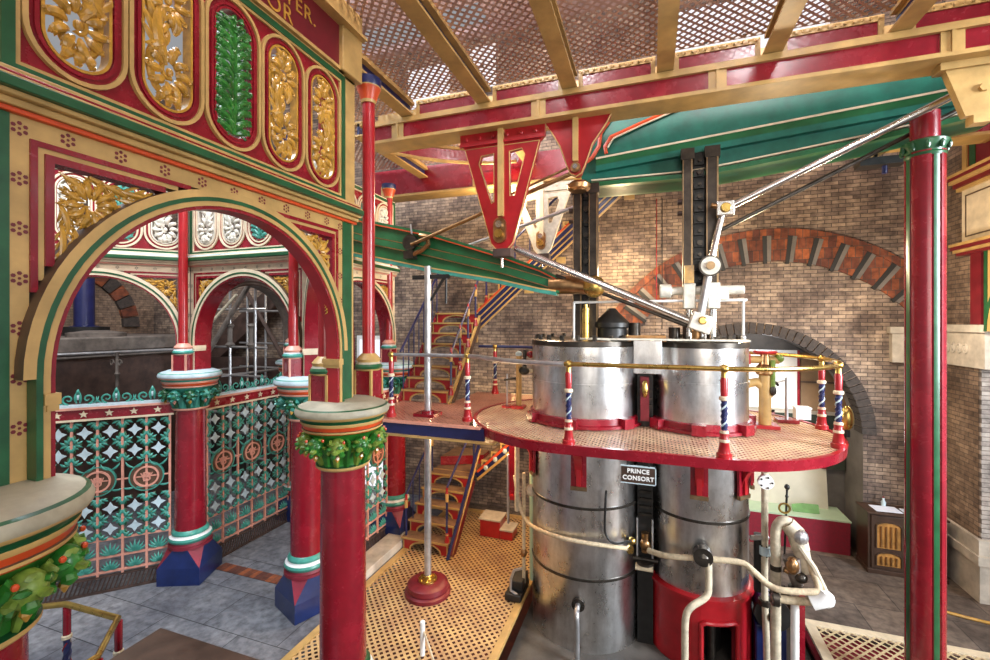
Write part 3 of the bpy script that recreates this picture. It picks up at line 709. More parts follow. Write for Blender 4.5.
# ------------------------------------------------------------------ beams
t=thing('engine_beam','huge dark teal cast-iron engine beam rising to the right behind the girder','beam',(0,6.45,0))
o=[(-.78,5.93),(.5,5.92),(1.1,5.98),(2.4,6.13),(3.7,6.32),(3.7,7.6),(-.3,7.15),(-.62,6.85),(-.84,6.55),(-.95,6.25),(-.92,6.03)]
g=B(); plate(g,o,[],0,.42,'teal'); g.build('web',t)
g=B()
def pl(z0,s,x0=-.72,x1=3.65,n=8): return [(x0+(x1-x0)*i/n, z0+s*(x0+(x1-x0)*i/n)) for i in range(n+1)]
top=pl(6.405,.078); g.slab(pl(6.38,.078),pl(6.405,.078),-.06,0,'pale_cream'); g.slab(pl(6.28,.078),pl(6.38,.078),-.05,0,'beam_green'); g.slab(pl(6.20,.078),pl(6.28,.078),-.09,0,'teal')
lo=[(-.78,5.93),(.5,5.92),(1.1,5.98),(2.4,6.13),(3.7,6.32)]
g.slab([(x,z) for x,z in lo],[(x,z+.06) for x,z in lo],-.11,.5,'beam_green'); g.slab([(x,z+.085) for x,z in lo],[(x,z+.105) for x,z in lo],-.09,0,'pale_cream'); g.build('flange',t)
g=B(); pts=[(-.28,-.02,7.12),(-.58,-.02,6.85),(-.80,-.02,6.55),(-.9,-.02,6.25)]
g.tube([(.35,-.02,6.90),(-.1,-.02,6.76),(-.52,-.02,6.62),(-.60,-.02,6.50),(-.58,-.02,6.40)],.028,'orange_red',6); g.tube([(-.45,-.02,6.98),(-.66,-.02,6.70),(-.68,-.02,6.52),(-.78,-.02,6.36),(-.95,-.02,6.27)],.030,'orange_red',6); g.tube([(.35,-.03,6.87),(-.1,-.03,6.73),(-.48,-.03,6.60),(-.56,-.03,6.48)],.012,'pale_cream',6); g.build('lining',t)
t=thing('rocking_beam','smaller tapered green rocking beam with brass end above the left cylinder','beam',(0,6.0,0))
tp=[(-4.75,5.78),(-4.26,5.62),(-3.12,5.34),(-2.01,4.97),(-1.43,4.75),(-1.20,4.63)]; bt=[(-4.75,5.18),(-4.26,5.06),(-3.12,4.81),(-2.01,4.60),(-1.43,4.46),(-1.20,4.42)]
g=B(); g.slab(bt,tp,0,.10,'beam_green'); g.build('web',t)
g=B(); md=[(a[0],(a[1]+b[1])/2) for a,b in zip(tp,bt)]
off=lambda l,d:[(x,z+d) for x,z in l]
g.slab(off(tp,-.02),off(tp,.03),-.06,.16,'beam_green'); g.slab(off(bt,-.03),off(bt,.02),-.06,.16,'aqua'); g.slab(off(md,-.05),off(md,.05),-.05,0,'beam_green')
g.slab(off(tp,-.03),off(tp,-.012),-.064,-.05,'orange_red'); g.slab(off(bt,.02),off(bt,.04),-.064,0,'cream')
for d in (.05,-.065): g.slab(off(md,d),off(md,d+.014),-.054,0,'bronze')
g.build('rim',t)
g=B(); g.tube([(-1.30,.05,4.54),(-1.05,.05,4.54),(-.85,.05,4.50),(-.70,.05,4.50)],[.13,.13,.10,.11],'bronze',20); g.ell((-.70,-.0,4.50),(.15,.12,.15),'brass',16,10); g.box(-1.30,-.05,4.42,-1.16,.16,4.66,'beam_green'); g.build('brass_end',t)
g=B(); g.cyl((-3.42,-.1,5.23),(-3.42,.0,5.23),.12,'oily_iron'); g.tube([(-3.25,-.08,5.33),(-3.12,-.10,5.30),(-3.10,-.10,5.18),(-3.2,-.1,5.10),(-3.42,-.1,5.02)],.035,'bronze',8); g.box(-3.50,-.14,4.98,-3.34,.0,5.10,'oily_iron'); g.tube([(-3.38,-.1,5.35),(-3.40,-.1,5.50)],.015,'pipe_steel',6); g.build('trunnion',t)
# rods
def rod(label,pts,r,mat='pipe_steel',ends=None):
    o=B(); o.tube(pts,r,mat,12)
    if ends:
        for p,q in ends: o.box(p[0]-q,p[1]-q*.8,p[2]-q,p[0]+q,p[1]+q*.8,p[2]+q,'bronze')
    return tag(o.build('linkage_rod'),label,'rod')
rod('steel rod from the rocking beam trunnion up behind the red bracket',[(-3.36,5.85,5.18),(-.95,5.75,5.95)],.028,'bronze')
rod('second slim rod just above the trunnion rod',[(-2.2,5.78,5.62),(-.92,5.72,6.04)],.016,'bronze')
rod('thin steel rod crossing behind the red V bracket',[(-3.1,7.0,5.28),(-.95,7.0,5.88)],.03)
rod('thick bright steel rod sloping from the red bracket down to the right cylinder',[(-1.72,5.75,5.02),(.52,6.12,4.02)],.05,'bright_steel')
rod('dark steel rod below the thick sloping rod',[(-1.2,5.95,4.66),(.45,6.15,3.98)],.025,'oily_iron')
rod('long bright rod rising from the crank joint to the right end of the girder',[(.87,6.12,5.42),(3.05,5.82,6.40)],.042,'bright_steel')
rod('long dark rod under the bright rising rod',[(.83,6.22,5.18),(3.3,6.22,6.40)],.026,'oily_iron')
rod('short bright link from the joint down to the round pivot',[(.85,6.1,5.41),(.70,6.1,4.72)],.04,'bright_steel')
rod('grey link from the round pivot down to the cylinder cover',[(.70,6.1,4.70),(.60,6.1,4.12)],.05,'pipe_steel')
t=thing('crank_joint','bright square joint where the rods meet beside the right upright','joint',(.87,6.1,5.42))
g=B(); g.box(-.10,-.07,-.09,.10,.07,.09,'bright_steel'); g.cyl((0,-.10,0),(0,-.06,0),.06,'brass'); g.cyl((-.16,-.04,.05),(-.08,-.04,.03),.03,'bronze'); g.build('block',t,bevel=.01)
t=thing('pivot_disc','round brass pivot boss on the right upright','pivot',(.70,6.08,4.72))
g=B(); g.cyl((0,-.06,0),(0,.06,0),.13,'oily_iron',n=28); g.cyl((0,-.08,0),(0,-.05,0),.11,'silver_paint',n=28); g.cyl((0,-.10,0),(0,-.07,0),.05,'old_bronze'); g.build('boss',t)
t=thing('rod_foot','pale square clevis at the foot of the thick sloping rod','clevis',(.60,6.08,4.02))
g=B(); g.T=Matrix.Rotation(R(20),4,'Y'); g.box(-.13,-.08,-.11,.13,.08,.11,'silver_paint'); g.cyl((0,-.10,.03),(0,-.07,.03),.05,'brass'); g.T=None; g.build('block',t,bevel=.015)
# uprights (piston links)
def upright(label,x0,x1,x2,x3,z0,z1):
    t=thing('piston_link',label,'piston link',((x0+x3)/2,6.30,0)); xm=(x0+x3)/2
    for a,b in ((x0,x1),(x2,x3)):
        g=B(); g.box(a-xm,-.05,z0,b-xm,.07,z1,'link_iron'); g.box(a-xm,-.056,z0,a-xm+.012,-.04,z1,'old_bronze'); g.box(b-xm-.02,-.058,z0,b-xm,-.04,z1,'old_bronze'); g.build('side_bar',t)
    g=B(); g.box(x1-xm,.07,z0,x2-xm,.11,z1,'black_iron')
    rnd=random.Random(int(abs(x0*100)))
    for k in range(11):
        z=z0+.15+(z1-z0-.3)*k/10; g.box(x1-xm+.02,.02,z-.05,x2-xm-.02,.08,z+.04,'black_iron'); g.cyl((0,-.01,z),(0,.06,z),.022+.012*(k%2),'oily_iron')
    g.build('inner_rod',t)
    for q0,q1 in ((x0,x1),(x2,x3)): g=B(); g.box(q0-xm-.02,-.07,z1-.14,q1-xm+.02,.08,z1,'link_iron'); g.build('cap',t)
    g=B(); g.cyl((x0-xm-.06,0,5.6),(x0-xm,0,5.6),.035,'rust'); g.cyl((x0-xm-.06,0,5.45),(x0-xm,0,5.45),.03,'rust'); g.build('bolts',t)
upright('dark pair of piston link bars above the left cylinder',-1.02,-.90,-.80,-.68,3.82,5.95)
upright('tall dark pair of piston link bars above the right cylinder',.40,.52,.68,.82,4.45,6.27)
t=thing('crosshead','pale steel crosshead at the foot of the right piston links','crosshead',(.62,6.2,4.4))
g=B(); g.box(-.22,-.10,-.20,-.08,.1,.12,'silver_paint'); g.box(.06,-.10,-.20,.2,.1,.12,'silver_paint'); g.cyl((-.48,0,.03),(.48,0,.03),.055,'silver_paint'); g.cyl((-.5,0,.03),(-.36,0,.03),.09,'silver_paint'); g.box(.2,-.08,-.1,.30,.08,.0,'silver_paint'); g.cyl((-.15,0,-.2),(-.15,0,-.6),.04,'bright_steel'); g.cyl((.13,0,-.2),(.13,0,-.6),.04,'bright_steel'); g.build('crosshead_body',t,bevel=.01)
g=B(); g.box(-.21,-.13,.12,-.10,-.06,.34,'gold'); g.build('brass_cup',t)
# ------------------------------------------------------------------ cylinders
PZ=2.63
C1=(-.90,6.60); R1=.765; C2=(.615,6.62); R2=.605
def cylinder(label,c,r,base):
    t=thing('steam_cylinder',label,'cylinder',(c[0],c[1],0)); z0=.62 if base else -.28
    g=B(); g.lathe([(r,z0),(r,3.70)],(0,0,0),'brushed_steel',72); g.build('cladding',t)
    g=B(); g.lathe([(r+.004,3.70,'oily_iron'),(r+.012,3.71,'oily_iron'),(r+.012,3.77,'bright_steel'),(r-.02,3.79,'bright_steel'),(r-.1,3.80,'oily_iron'),(.2,3.80,'oily_iron'),(.18,3.90,'bronze'),(.10,3.92,'bronze'),(.05,4.1,'bright_steel')],(0,0,0),'oily_iron',64)
    for k in range(20):
        a=k*pi/10; g.cyl(((r-.06)*math.cos(a),(r-.06)*math.sin(a),3.79),((r-.06)*math.cos(a),(r-.06)*math.sin(a),3.85),.03,'oily_iron',n=6)
    g.build('cover',t)
    for z in ((.67,1.60,3.20) if not base else (1.56,3.25)):
        g=B(); k=[(r+.002,z-.018),(r+.012,z-.016),(r+.012,z+.016),(r+.002,z+.018)]
        g.lathe(k,(0,0,0),'oily_iron' if z<3 else 'brushed_steel',64); g.build('hoop',t)
    g=B(); g.lathe([(r+.005,PZ+.01),(r+.085,PZ+.015),(r+.085,PZ+.05),(r+.04,PZ+.06),(r+.035,PZ+.13),(r+.004,PZ+.14)],(0,0,0),'crimson',64)
    for a in (-2.45,-1.65,-.75,.3,1.6,2.7): g.bar(((r+.0)*math.cos(a),(r+.0)*math.sin(a),PZ+.08),((r+.13)*math.cos(a),(r+.13)*math.sin(a),PZ+.08),.16,.13,'crimson')
    g.build('collar',t)
    if base:
        g=B(); rb=r+.03; n=48
        # round pedestal with an opening towards the front right
        a0,a1=R(-92),R(-52)
        A=[a1+(2*pi-(a1-a0))*i/n for i in range(n+1)]
        for z0_,z1_,aa in ((-.28,.62,A),(.36,.62,[a0+(a1-a0)*i/10 for i in range(11)])):
            g.strip([(rb*math.cos(a),rb*math.sin(a),z0_) for a in aa],[(rb*math.cos(a),rb*math.sin(a),z1_) for a in aa],'red')
            g.strip([((rb-.08)*math.cos(a),(rb-.08)*math.sin(a),z1_) for a in aa],[((rb-.08)*math.cos(a),(rb-.08)*math.sin(a),z0_) for a in aa],'maroon')
            g.strip([(rb*math.cos(a),rb*math.sin(a),z0_) for a in aa],[((rb-.08)*math.cos(a),(rb-.08)*math.sin(a),z0_) for a in aa],'maroon')
        for a in (a0,a1):
            c,s=cs(a); g.add([(rb*c,rb*s,-.28),(rb*c,rb*s,.36),((rb-.08)*c,(rb-.08)*s,.36),((rb-.08)*c,(rb-.08)*s,-.28)],[(0,1,2,3)],'maroon')
        pts=[((rb+.012)*math.cos(a),(rb+.012)*math.sin(a),z) for a,z in [(a0,-.28),(a0,.28)]+[(a0+(a1-a0)*k/8,.36+ (0 if 0<k<8 else -.03)) for k in range(9)]+[(a1,.28),(a1,-.28)]]
        g.tube(pts,.03,'red',8)
        g.lathe([(rb,.58),(rb+.035,.60),(rb+.035,.64),(r+.004,.66)],(0,0,0),'red',64); g.build('pedestal',t,smooth=40)
        g=B(); g.cyl((0,0,-.28),(0,0,.55),.28,'black_iron',n=24); g.cyl((.12,-.4,-.28),(.12,-.4,.5),.05,'oily_iron'); g.build('inner_column',t)
    return t
cylinder('left steel-clad steam cylinder standing on the dark stone bed',C1,R1,False)
cylinder('right steel-clad steam cylinder on a red open pedestal',C2,R2,True)
t=thing('cladding_plate','square steel plate bridging the gap between the two cylinder tops','plate',(-.02,5.98,0))
g=B(); g.box(-.18,0,3.37,.16,.02,3.79,'brushed_steel'); g.build('plate',t,bevel=.005)
# valve gear in the gap between the cylinders
t=thing('valve_gear','dark valve gear with brass cock and rods in the gap between the cylinders','valve',(-.06,6.20,0))
g=B(); g.box(-.10,.1,-.28,.10,.3,3.4,'black_iron')
for z in (1.45,1.55,1.65,1.75,2.9,3.0,3.1): g.box(-.07,.04,z,.08,.12,z+.03,'oily_iron')
for x in (-.10,.09): g.cyl((x,-.04,.9),(x,-.04,1.45),.012,'pipe_steel')
g.build('frame',t)
g=B(); g.cyl((0,.0,1.0),(0,.0,1.25),.05,'bronze'); g.ell((0,-.02,1.1),(.07,.06,.08),'bronze'); g.cyl((-.15,-.05,.92),(.16,-.05,.92),.025,'oily_iron'); g.cyl((-.12,-.08,.83),(.1,-.08,.83),.045,'rope'); g.lathe([(.04,.86),(.11,.87),(.11,.90),(.04,.91)],(0,-.05,0),'oily_iron',16); g.ell((-.16,-.1,1.16),(.05,.05,.05),'brass'); g.build('cock',t)
g=B(); g.box(-.06,.0,2.72,.05,.1,3.3,'maroon'); g.ell((.0,-.03,3.15),(.04,.04,.12),'brass'); g.build('upper_cock',t)
t=thing('top_guard_rail','thin pale guard rail on top of the two cylinders','rail',(0,6.15,0))
g=B(); P=[(-.99,.45,4.30),(-.99,.0,4.30),(1.12,.0,4.30),(1.12,.5,4.30)]; g.tube(P,.017,'white_paint',8); g.build('top_rail',t)
for x,z in ((-.99,3.66),(.62,3.66),(1.08,3.80)):
    g=B(); g.cyl((x,0,z),(x,0,4.30),.016,'white_paint',n=8); g.ell((x,-.01,z+.04),(.03,.03,.04),'pipe_steel'); g.build('post',t)
g=B(); g.box(-.98,-.17,3.795,1.13,.05,3.815,'silver_paint'); g.build('ledge',t)
t=thing('cylinder_fittings','brass lubricator and dark iron fittings on the left cylinder cover','fittings',(-.55,6.35,3.8))
g=B(); g.cyl((-.28,-.2,0),(-.28,-.2,.42),.05,'brass'); g.cyl((-.28,-.2,.42),(-.28,-.2,.47),.03,'brass'); g.build('lubricator',t)
g=B(); g.lathe([(.20,0),(.20,.14),(.24,.16),(.24,.22),(.1,.36),(.05,.42)],(.05,0,0),'black_iron',20); g.box(.25,-.1,0,.75,.15,.05,'bronze'); g.cyl((.35,0,.05),(.35,0,.22),.08,'oily_iron'); g.build('stuffing_box',t)
g=B()
for k,(x,r,h) in enumerate(((.85,.07,.16),(1.0,.05,.22),(1.12,.09,.12),(1.28,.05,.18))): g.cyl((x,-.1,0),(x,-.1,h),r,('oily_iron','rust','bronze','oily_iron')[k])
g.build('bolts',t)
# ------------------------------------------------------------------ platform round the cylinders
S1=(-.93,6.62);S2=(.60,6.62);RP=1.62
t=thing('cylinder_platform','round-ended perforated platform with red rim encircling both cylinders','platform',(0,0,PZ))
def stad(r,n=28):
    return [(S2[0]+r*math.cos(-pi/2+pi*i/n),S2[1]+r*math.sin(-pi/2+pi*i/n)) for i in range(n+1)]+[(S1[0]+r*math.cos(pi/2+pi*i/n),S1[1]+r*math.sin(pi/2+pi*i/n)) for i in range(n+1)]
g=B(); lp=[stad(RP-.02)]+[circ(C1[0],C1[1],R1+.01,48),circ(C2[0],C2[1],R2+.01,48)]
flat=[p for l in lp for p in l]; tri=tessellate_polygon([[V((p[0],p[1],0)) for p in l] for l in lp])
g.add([(p[0],p[1],0) for p in flat],[tuple(x) for x in tri],'grate_platform'); g.build('deck',t)
g=B(); a,b=stad(RP),stad(RP-.05)
g.strip([(x,y,.012) for x,y in b],[(x,y,.012) for x,y in a],'red',True); g.strip([(x,y,.012) for x,y in a],[(x,y,-.10) for x,y in stad(RP-.012)],'crimson',True); g.strip([(x,y,-.10) for x,y in stad(RP-.012)],[(x,y,-.10) for x,y in stad(RP-.1)],'crimson',True); g.strip([(x,y,-.10) for x,y in stad(RP-.1)],[(x,y,.012) for x,y in b],'maroon',True); g.build('rim',t)
for (cx,cy,r,a,ln) in ((C1[0],C1[1],R1,R(-88),.80),(C2[0],C2[1],R2,R(-94),.92),(C2[0],C2[1],R2,R(-42),1.0),(C1[0],C1[1],R1,R(-150),.75),(C2[0],C2[1],R2,R(5),1.0)):
    g=B(); g.T=Matrix.Translation((cx,cy,0))@Matrix.Rotation(a,4,'Z'); r0=r+.015
    g.box(r0,-.10,-.74,r0+.03,.10,-.02,'crimson'); g.box(r0,-.105,-.78,r0+.045,.105,-.73,'old_bronze'); g.box(r0+.03,-.03,-.72,r0+.06,.03,-.4,'red')
    P=[(r0+.02,0,-.68)]+[(r0+.02+(ln-.1)*(1-math.cos(q)),0,-.68+.60*math.sin(q)) for q in [i*pi/16 for i in range(1,9)]]
    Q=[(r0+.02,0,-.02),(r0+ln-.08,0,-.02)]
    up=[(x,-.02) for x,_,z in P]; dn=[(x,z) for x,_,z in P]
    g.slab(dn,up,-.022,.022,'red'); g.slab([(x,z-.012) for x,z in dn],[(x,z+.012) for x,z in dn],-.05,.05,'red'); g.box(r0,-.05,-.05,r0+ln-.08,.05,-.012,'crimson'); g.build('bracket',t)
t=thing('walkway','red perforated walkway with navy edge beam between octagon and cylinders','walkway',(0,0,PZ))
lp=[(-4.15,5.47),(-2.28,5.47),(-2.50,6.2),(-2.51,6.8),(-2.30,7.45),(-1.7,8.05),(-1.7,8.30),(-3.25,8.30),(-3.25,6.95),(-4.15,6.95)]
g=B(); g.add([(x,y,0.004) for x,y in lp],[tuple(range(len(lp)))],'grate_walk'); g.build('deck',t)
g=B(); g.box(-4.0,5.45,-.17,-2.05,5.50,-.01,'navy'); g.box(-4.0,5.42,-.012,-2.1,5.52,.012,'salmon'); g.box(-4.0,5.40,-.19,-1.9,5.55,-.165,'cream'); g.build('edge_beam',t)
g=B(); g.box(-2.55,8.26,-.15,-.9,8.32,.01,'pale_cream'); g.build('rear_edge',t)
# railing posts and handrails
def post(label,x,y,z=PZ,h=.92,group='platform railing posts'):
    t=thing('railing_post',label,'post',(x,y,z),0,group)
    g=B(); g.lathe([(.075,0,'red'),(.075,.05,'red'),(.06,.06,'red'),(.045,.16,'red'),(.05,.17,'pale_cream'),(.05,.20,'red'),(.04,.22,'red'),(.045,.26,'pale_cream'),(.042,.285,'salmon'),(.03,.29,'salmon')],(0,0,0),'red',16); g.build('foot',t)
    g=B(); g.cyl((0,0,.28),(0,0,.60),.027,'navy',n=12)
    for q in range(3): g.tube([(.027*math.cos(q*2.094+i*.55),.027*math.sin(q*2.094+i*.55),.29+.30*i/20) for i in range(21)],.009,('navy','ice','navy')[q],5)
    g.build('twisted_shaft',t)
    g=B(); g.lathe([(.03,.59,'salmon'),(.05,.60,'pale_cream'),(.05,.63,'pale_cream'),(.034,.64,'red'),(.04,.80,'red'),(.03,.83,'brass'),(.03,h-.03,'brass')],(0,0,0),'red',16); g.ell((0,0,h),(.05,.05,.045),'brass',12,8); g.build('head',t)
    return t
p0=post('twisted railing post at the front of the platform before the left cylinder',-.88,5.09)
for l,x,y in (('twisted railing post at the front of the platform before the right cylinder',.72,5.09),('front one of the two railing posts at the right tip of the platform',1.98,5.93),('rear one of the two railing posts at the right tip of the platform',2.12,6.9),('twisted railing post where the walkway meets the round platform',-2.44,5.82),('twisted railing post on the walkway beside the octagon',-3.62,5.72),('twisted railing post at the rear of the walkway before the brick wall',-2.86,8.22)):
    dup(p0,(x,y,PZ),0,l)
zr=PZ+.92
def arcpts(c,r,a0,a1,n): return [(c[0]+r*math.cos(a0+(a1-a0)*i/n),c[1]+r*math.sin(a0+(a1-a0)*i/n),zr) for i in range(n+1)]
t=thing('handrail','handrail of the platform, silver on the left and brass round the right end','handrail')
g=B(); P=[(-3.62,5.72,zr),(-2.44,5.82,zr)]; g.tube(P,.026,'pipe_steel',10); g.tube([(-2.44,5.82,zr)]+arcpts(S1,1.545,R(-143),R(-90),12),.03,'pipe_steel',10); g.build('silver_rail',t)
g=B(); g.tube([(S1[0],S1[1]-1.545,zr)]+arcpts(S2,1.545,-pi/2,R(100),30),.026,'brass',10); g.build('brass_rail',t)
t=thing('rear_handrail','navy handrail at the rear of the walkway below the stair stringer','handrail')
g=B(); g.tube([(-3.2,8.22,zr),(-2.3,8.22,zr),(-1.9,8.0,zr)],.028,'navy',8); g.build('rail',t)
# name board
t=thing('name_board','dark brown name board reading PRINCE CONSORT hanging under the platform rim','sign',(-.12,5.02,0))
g=B(); g.box(-.175,0,2.295,.175,.02,2.475,'dark_wood'); g.build('board',t)
g=B(); g.box(-.182,-.004,2.47,.182,.024,2.482,'ice'); g.box(-.182,-.004,2.288,.182,.024,2.297,'ice'); g.box(.172,-.004,2.288,.182,.024,2.482,'ice'); g.box(-.12,.005,2.48,-.10,.015,2.55,'black_iron'); g.box(.10,.005,2.48,.12,.015,2.55,'black_iron'); g.build('edging',t)
text_mesh('lettering','PRINCE',.063,.003,'gauge_white',t,(0,-.004,2.405),(pi/2,0,0),'CENTER',.0022); text_mesh('lettering','CONSORT',.063,.003,'gauge_white',t,(0,-.004,2.33),(pi/2,0,0),'CENTER',.0022)
# pole with disc foot, steel rods
t=thing('pump_pole','silver pole rising from a maroon disc base through the walkway','pole',(-3.13,5.94,0))
g=B(); g.lathe([(.34,0),(.34,.05),(.30,.07),(.31,.09),(.30,.15),(.25,.18),(.12,.19)],(0,0,0),'maroon',36); g.build('base',t)
g=B(); g.lathe([(.14,.185),(.14,.21),(.07,.22),(.065,.26),(.05,.27)],(0,0,0),'brass',20)
for k in range(6): g.cyl((.105*math.cos(k),.105*math.sin(k),.2),(.105*math.cos(k),.105*math.sin(k),.24),.018,'brass',n=6)
g.build('flange',t)
g=B(); g.cyl((0,0,.2),(0,0,4.86),.052,'pipe_steel',n=16); g.build('shaft',t)
g=B(); g.box(-.17,-.14,PZ+.005,.17,.14,PZ+.05,'crimson'); g.lathe([(.10,PZ+.05),(.10,PZ+.08),(.06,PZ+.09)],(0,0,0),'crimson',16); g.build('deck_flange',t)
g=B(); g.bar((-.25,0,4.70),(.35,0,4.70),.05,.06,'black_iron'); g.bar((.05,0,4.35),(.28,0,4.70),.03,.03,'black_iron'); g.cyl((.3,0,4.3),(.3,0,4.7),.02,'black_iron'); g.build('cross_arm',t)
# ------------------------------------------------------------------ stairs
def riser(b,x0,x1,y,z0,h,paint_='red'):
    w=x1-x0; cx=(x0+x1)/2; aw=w*.33; n=10
    P=[(cx-aw,z0)]+[(cx-aw*math.cos(pi*i/n),z0+.02+(h*.62)*math.sin(pi*i/n)) for i in range(n+1)]+[(cx+aw,z0)]
    O=[(x0,z0)]+[(x0+w*i/n,z0+h) for i in range(n+1)]+[(x1,z0)]
    b.slab(P,O,y,y+.015,paint_); b.slab(P,[(cx+(p[0]-cx)*1.08,z0+(p[1]-z0)*1.12+.008) for p in P],y-.008,y,'cream')
def flight_y(t,x0,x1,y,z,n,run,rise,last=True):
    for k in range(n):
        g=B(); riser(g,x0,x1,y+run*k,z+rise*k,rise); g.box(x0-.02,y+run*k-.03,z+rise*(k+1)-.012,x1+.02,y+run*(k+1)+.01,z+rise*(k+1)+.008,'tread'); g.box(x0-.02,y+run*k-.04,z+rise*(k+1)-.02,x1+.02,y+run*k-.025,z+rise*(k+1)+.012,'cream'); g.box(x0,y+run*k-.006,z+rise*k,x0+.02,y+run*k,z+rise*(k+1),'cream'); g.box(x1-.02,y+run*k-.006,z+rise*k,x1,y+run*k,z+rise*(k+1),'cream'); g.build('step',t)
def flight_x(t,x,y0,y1,z,n,run,rise,c='cream'):
    for k in range(n):
        g=B(); g.box(x+run*k,y0,z+rise*(k+1)-.02,x+run*(k+1)+.02,y1,z+rise*(k+1),'tread'); g.box(x+run*k,y0-.02,z+rise*k,x+run*k+.02,y1,z+rise*(k+1),c); g.box(x+run*k,y0-.03,z+rise*(k+1)-.025,x+run*(k+1),y0,z+rise*(k+1)+.01,c); g.box(x+run*k,y0-.028,z+rise*k-.1,x+run*k+.035,y0,z+rise*(k+1),c); g.build('step',t)
def spindle(b,x,y,z,h=.85):
    b.lathe([(.045,0,'red'),(.045,.04,'red'),(.03,.10,'red'),(.035,.13,'cream'),(.03,.15,'red'),(.02,.17,'navy'),(.02,h-.25,'navy'),(.03,h-.24,'cream'),(.032,h-.1,'red'),(.022,h-.08,'red'),(.022,h,'red')],(x,y,z),'red',8)
t=thing('lower_stair','red and cream iron stair from the floor grating, turning right up to the walkway','stair')
flight_y(t,-4.15,-3.28,6.95,0,5,.24,.21)
g=B(); g.box(-4.15,8.15,1.03,-3.28,9.12,1.05,'tread'); g.box(-4.15,8.12,.98,-3.28,8.15,1.06,'cream'); g.prism([(-4.1,8.35,1.06),(-3.3,8.75,1.06),(-3.3,9.1,1.06),(-4.1,9.1,1.06)],(0,0,.18),'tread','crimson'); g.build('winder',t)
flight_x(t,-3.2,8.38,9.12,1.06,8,.2,.19)
g=B(); g.bar((-3.28,8.34,1.02),(-1.62,8.34,2.55),.03,.05,'orange_red'); g.bar((-3.28,8.34,.86),(-1.55,8.34,2.42),.03,.05,'cream'); g.bar((-3.3,8.345,.93),(-1.6,8.345,2.50),.01,.17,'navy')
for k in range(8): g.ell((-3.1+.2*k,8.335,1.12+.185*k),(.05,.02,.06),'ice',8,5)
g.build('stringer',t)
g=B(); g.bar((-3.23,6.85,.0),(-3.23,8.30,1.55),.05,.07,'navy'); g.bar((-3.20,6.9,.0),(-3.20,8.30,1.49),.03,.03,'cream'); g.bar((-3.20,6.95,-.0),(-3.23,8.0,.98),.03,.2,'maroon'); g.build('side_stringer',t)
for x,y,z in ((-4.12,7.0,.0),(-3.32,7.0,.21),(-3.30,8.2,1.05),(-4.12,8.0,.84)):
    g=B(); spindle(g,x,y,z,.95); g.build('newel_post',t)
for q in ([(-4.12,7.0,.95),(-4.12,8.1,1.85)],[(-3.32,7.0,1.16),(-3.30,8.2,2.0)]): g=B(); g.tube(q,.02,'navy',8); g.build('handrail',t)
for s in (1,2,3):
    g=B(); g.cyl((-4.12,7.0+.24*s,.21*s),(-4.12,7.0+.24*s,.95+.2*s),.012,'navy',n=6); g.build('baluster',t)
t=thing('upper_stair','red stair with arched risers from the walkway, then navy stringer climbing the brick wall','stair')
flight_y(t,-4.15,-3.28,6.95,PZ,8,.19,.197)
g=B(); g.box(-4.15,8.46,4.19,-3.28,9.12,4.21,'tread'); g.box(-4.15,8.45,4.12,-3.28,8.47,4.2,'crimson'); g.build('landing',t)
flight_x(t,-3.28,8.40,9.12,4.21,14,.215,.19)
def sl(x): return 4.05+(x+3.38)*.885
g=B()
for (dz,w,m,y) in ((.10,.03,'orange_red',8.325),(.07,.02,'cream',8.33),(-.05,.24,'navy',8.34),(-.06,.025,'cream',8.325),(-.18,.025,'cream',8.33),(-.23,.10,'navy',8.34),(-.295,.03,'cream',8.325)):
    x1=-.1; g.bar((-3.36,y,sl(-3.36)+dz),(x1,y,sl(x1)+dz),.03,w,m)
g.box(-3.45,8.31,3.62,-3.28,8.36,4.1,'navy'); g.box(-3.30,8.30,3.62,-3.27,8.36,4.0,'cream'); g.box(-3.47,8.30,3.62,-3.44,8.36,4.15,'orange_red')
for k in range(4): g.box(-2.3+.62*k,8.34,sl(-2.3+.62*k)-.42,-2.12+.62*k,8.36,sl(-2.3+.62*k)-.30,'cream')
g.build('stringer',t)
g=B(); g.bar((-3.23,6.9,PZ),(-3.23,8.45,4.25),.04,.06,'cream'); g.bar((-3.21,6.9,PZ-.1),(-3.21,8.45,4.15),.03,.10,'rust'); g.build('side_stringer',t); g=B(); g.bar((-4.2,6.9,PZ),(-4.2,8.45,4.2),.04,.12,'crimson'); g.build('side_stringer',t)
for q in ([(-4.18,6.9,3.50),(-4.18,8.4,5.05)],[(-3.24,6.95,3.45),(-3.24,8.4,5.0),(-1.0,8.36,7.0)]): g=B(); g.tube(q,.022,'navy',8); g.build('handrail',t)
for k in range(8):
    for x in (-4.18,-3.24):
        if k%2==0 or x<-4:
            g=B(); spindle(g,x,7.0+.19*k,PZ+.197*(k+.7),.82) if x>-4 else g.cyl((x,7.0+.19*k,PZ+.197*(k+.5)),(x,7.0+.19*k,PZ+.197*(k+.5)+.85),.013,'navy',n=6); g.build('baluster',t)
for k in range(7):
    x=-3.1+.3*k; g=B(); g.cyl((x,8.37,sl(x)+.1),(x,8.37,sl(x)+.95),.014,'navy',n=6) if k else spindle(g,x,8.37,sl(x)+.1,.85); g.build('baluster',t)
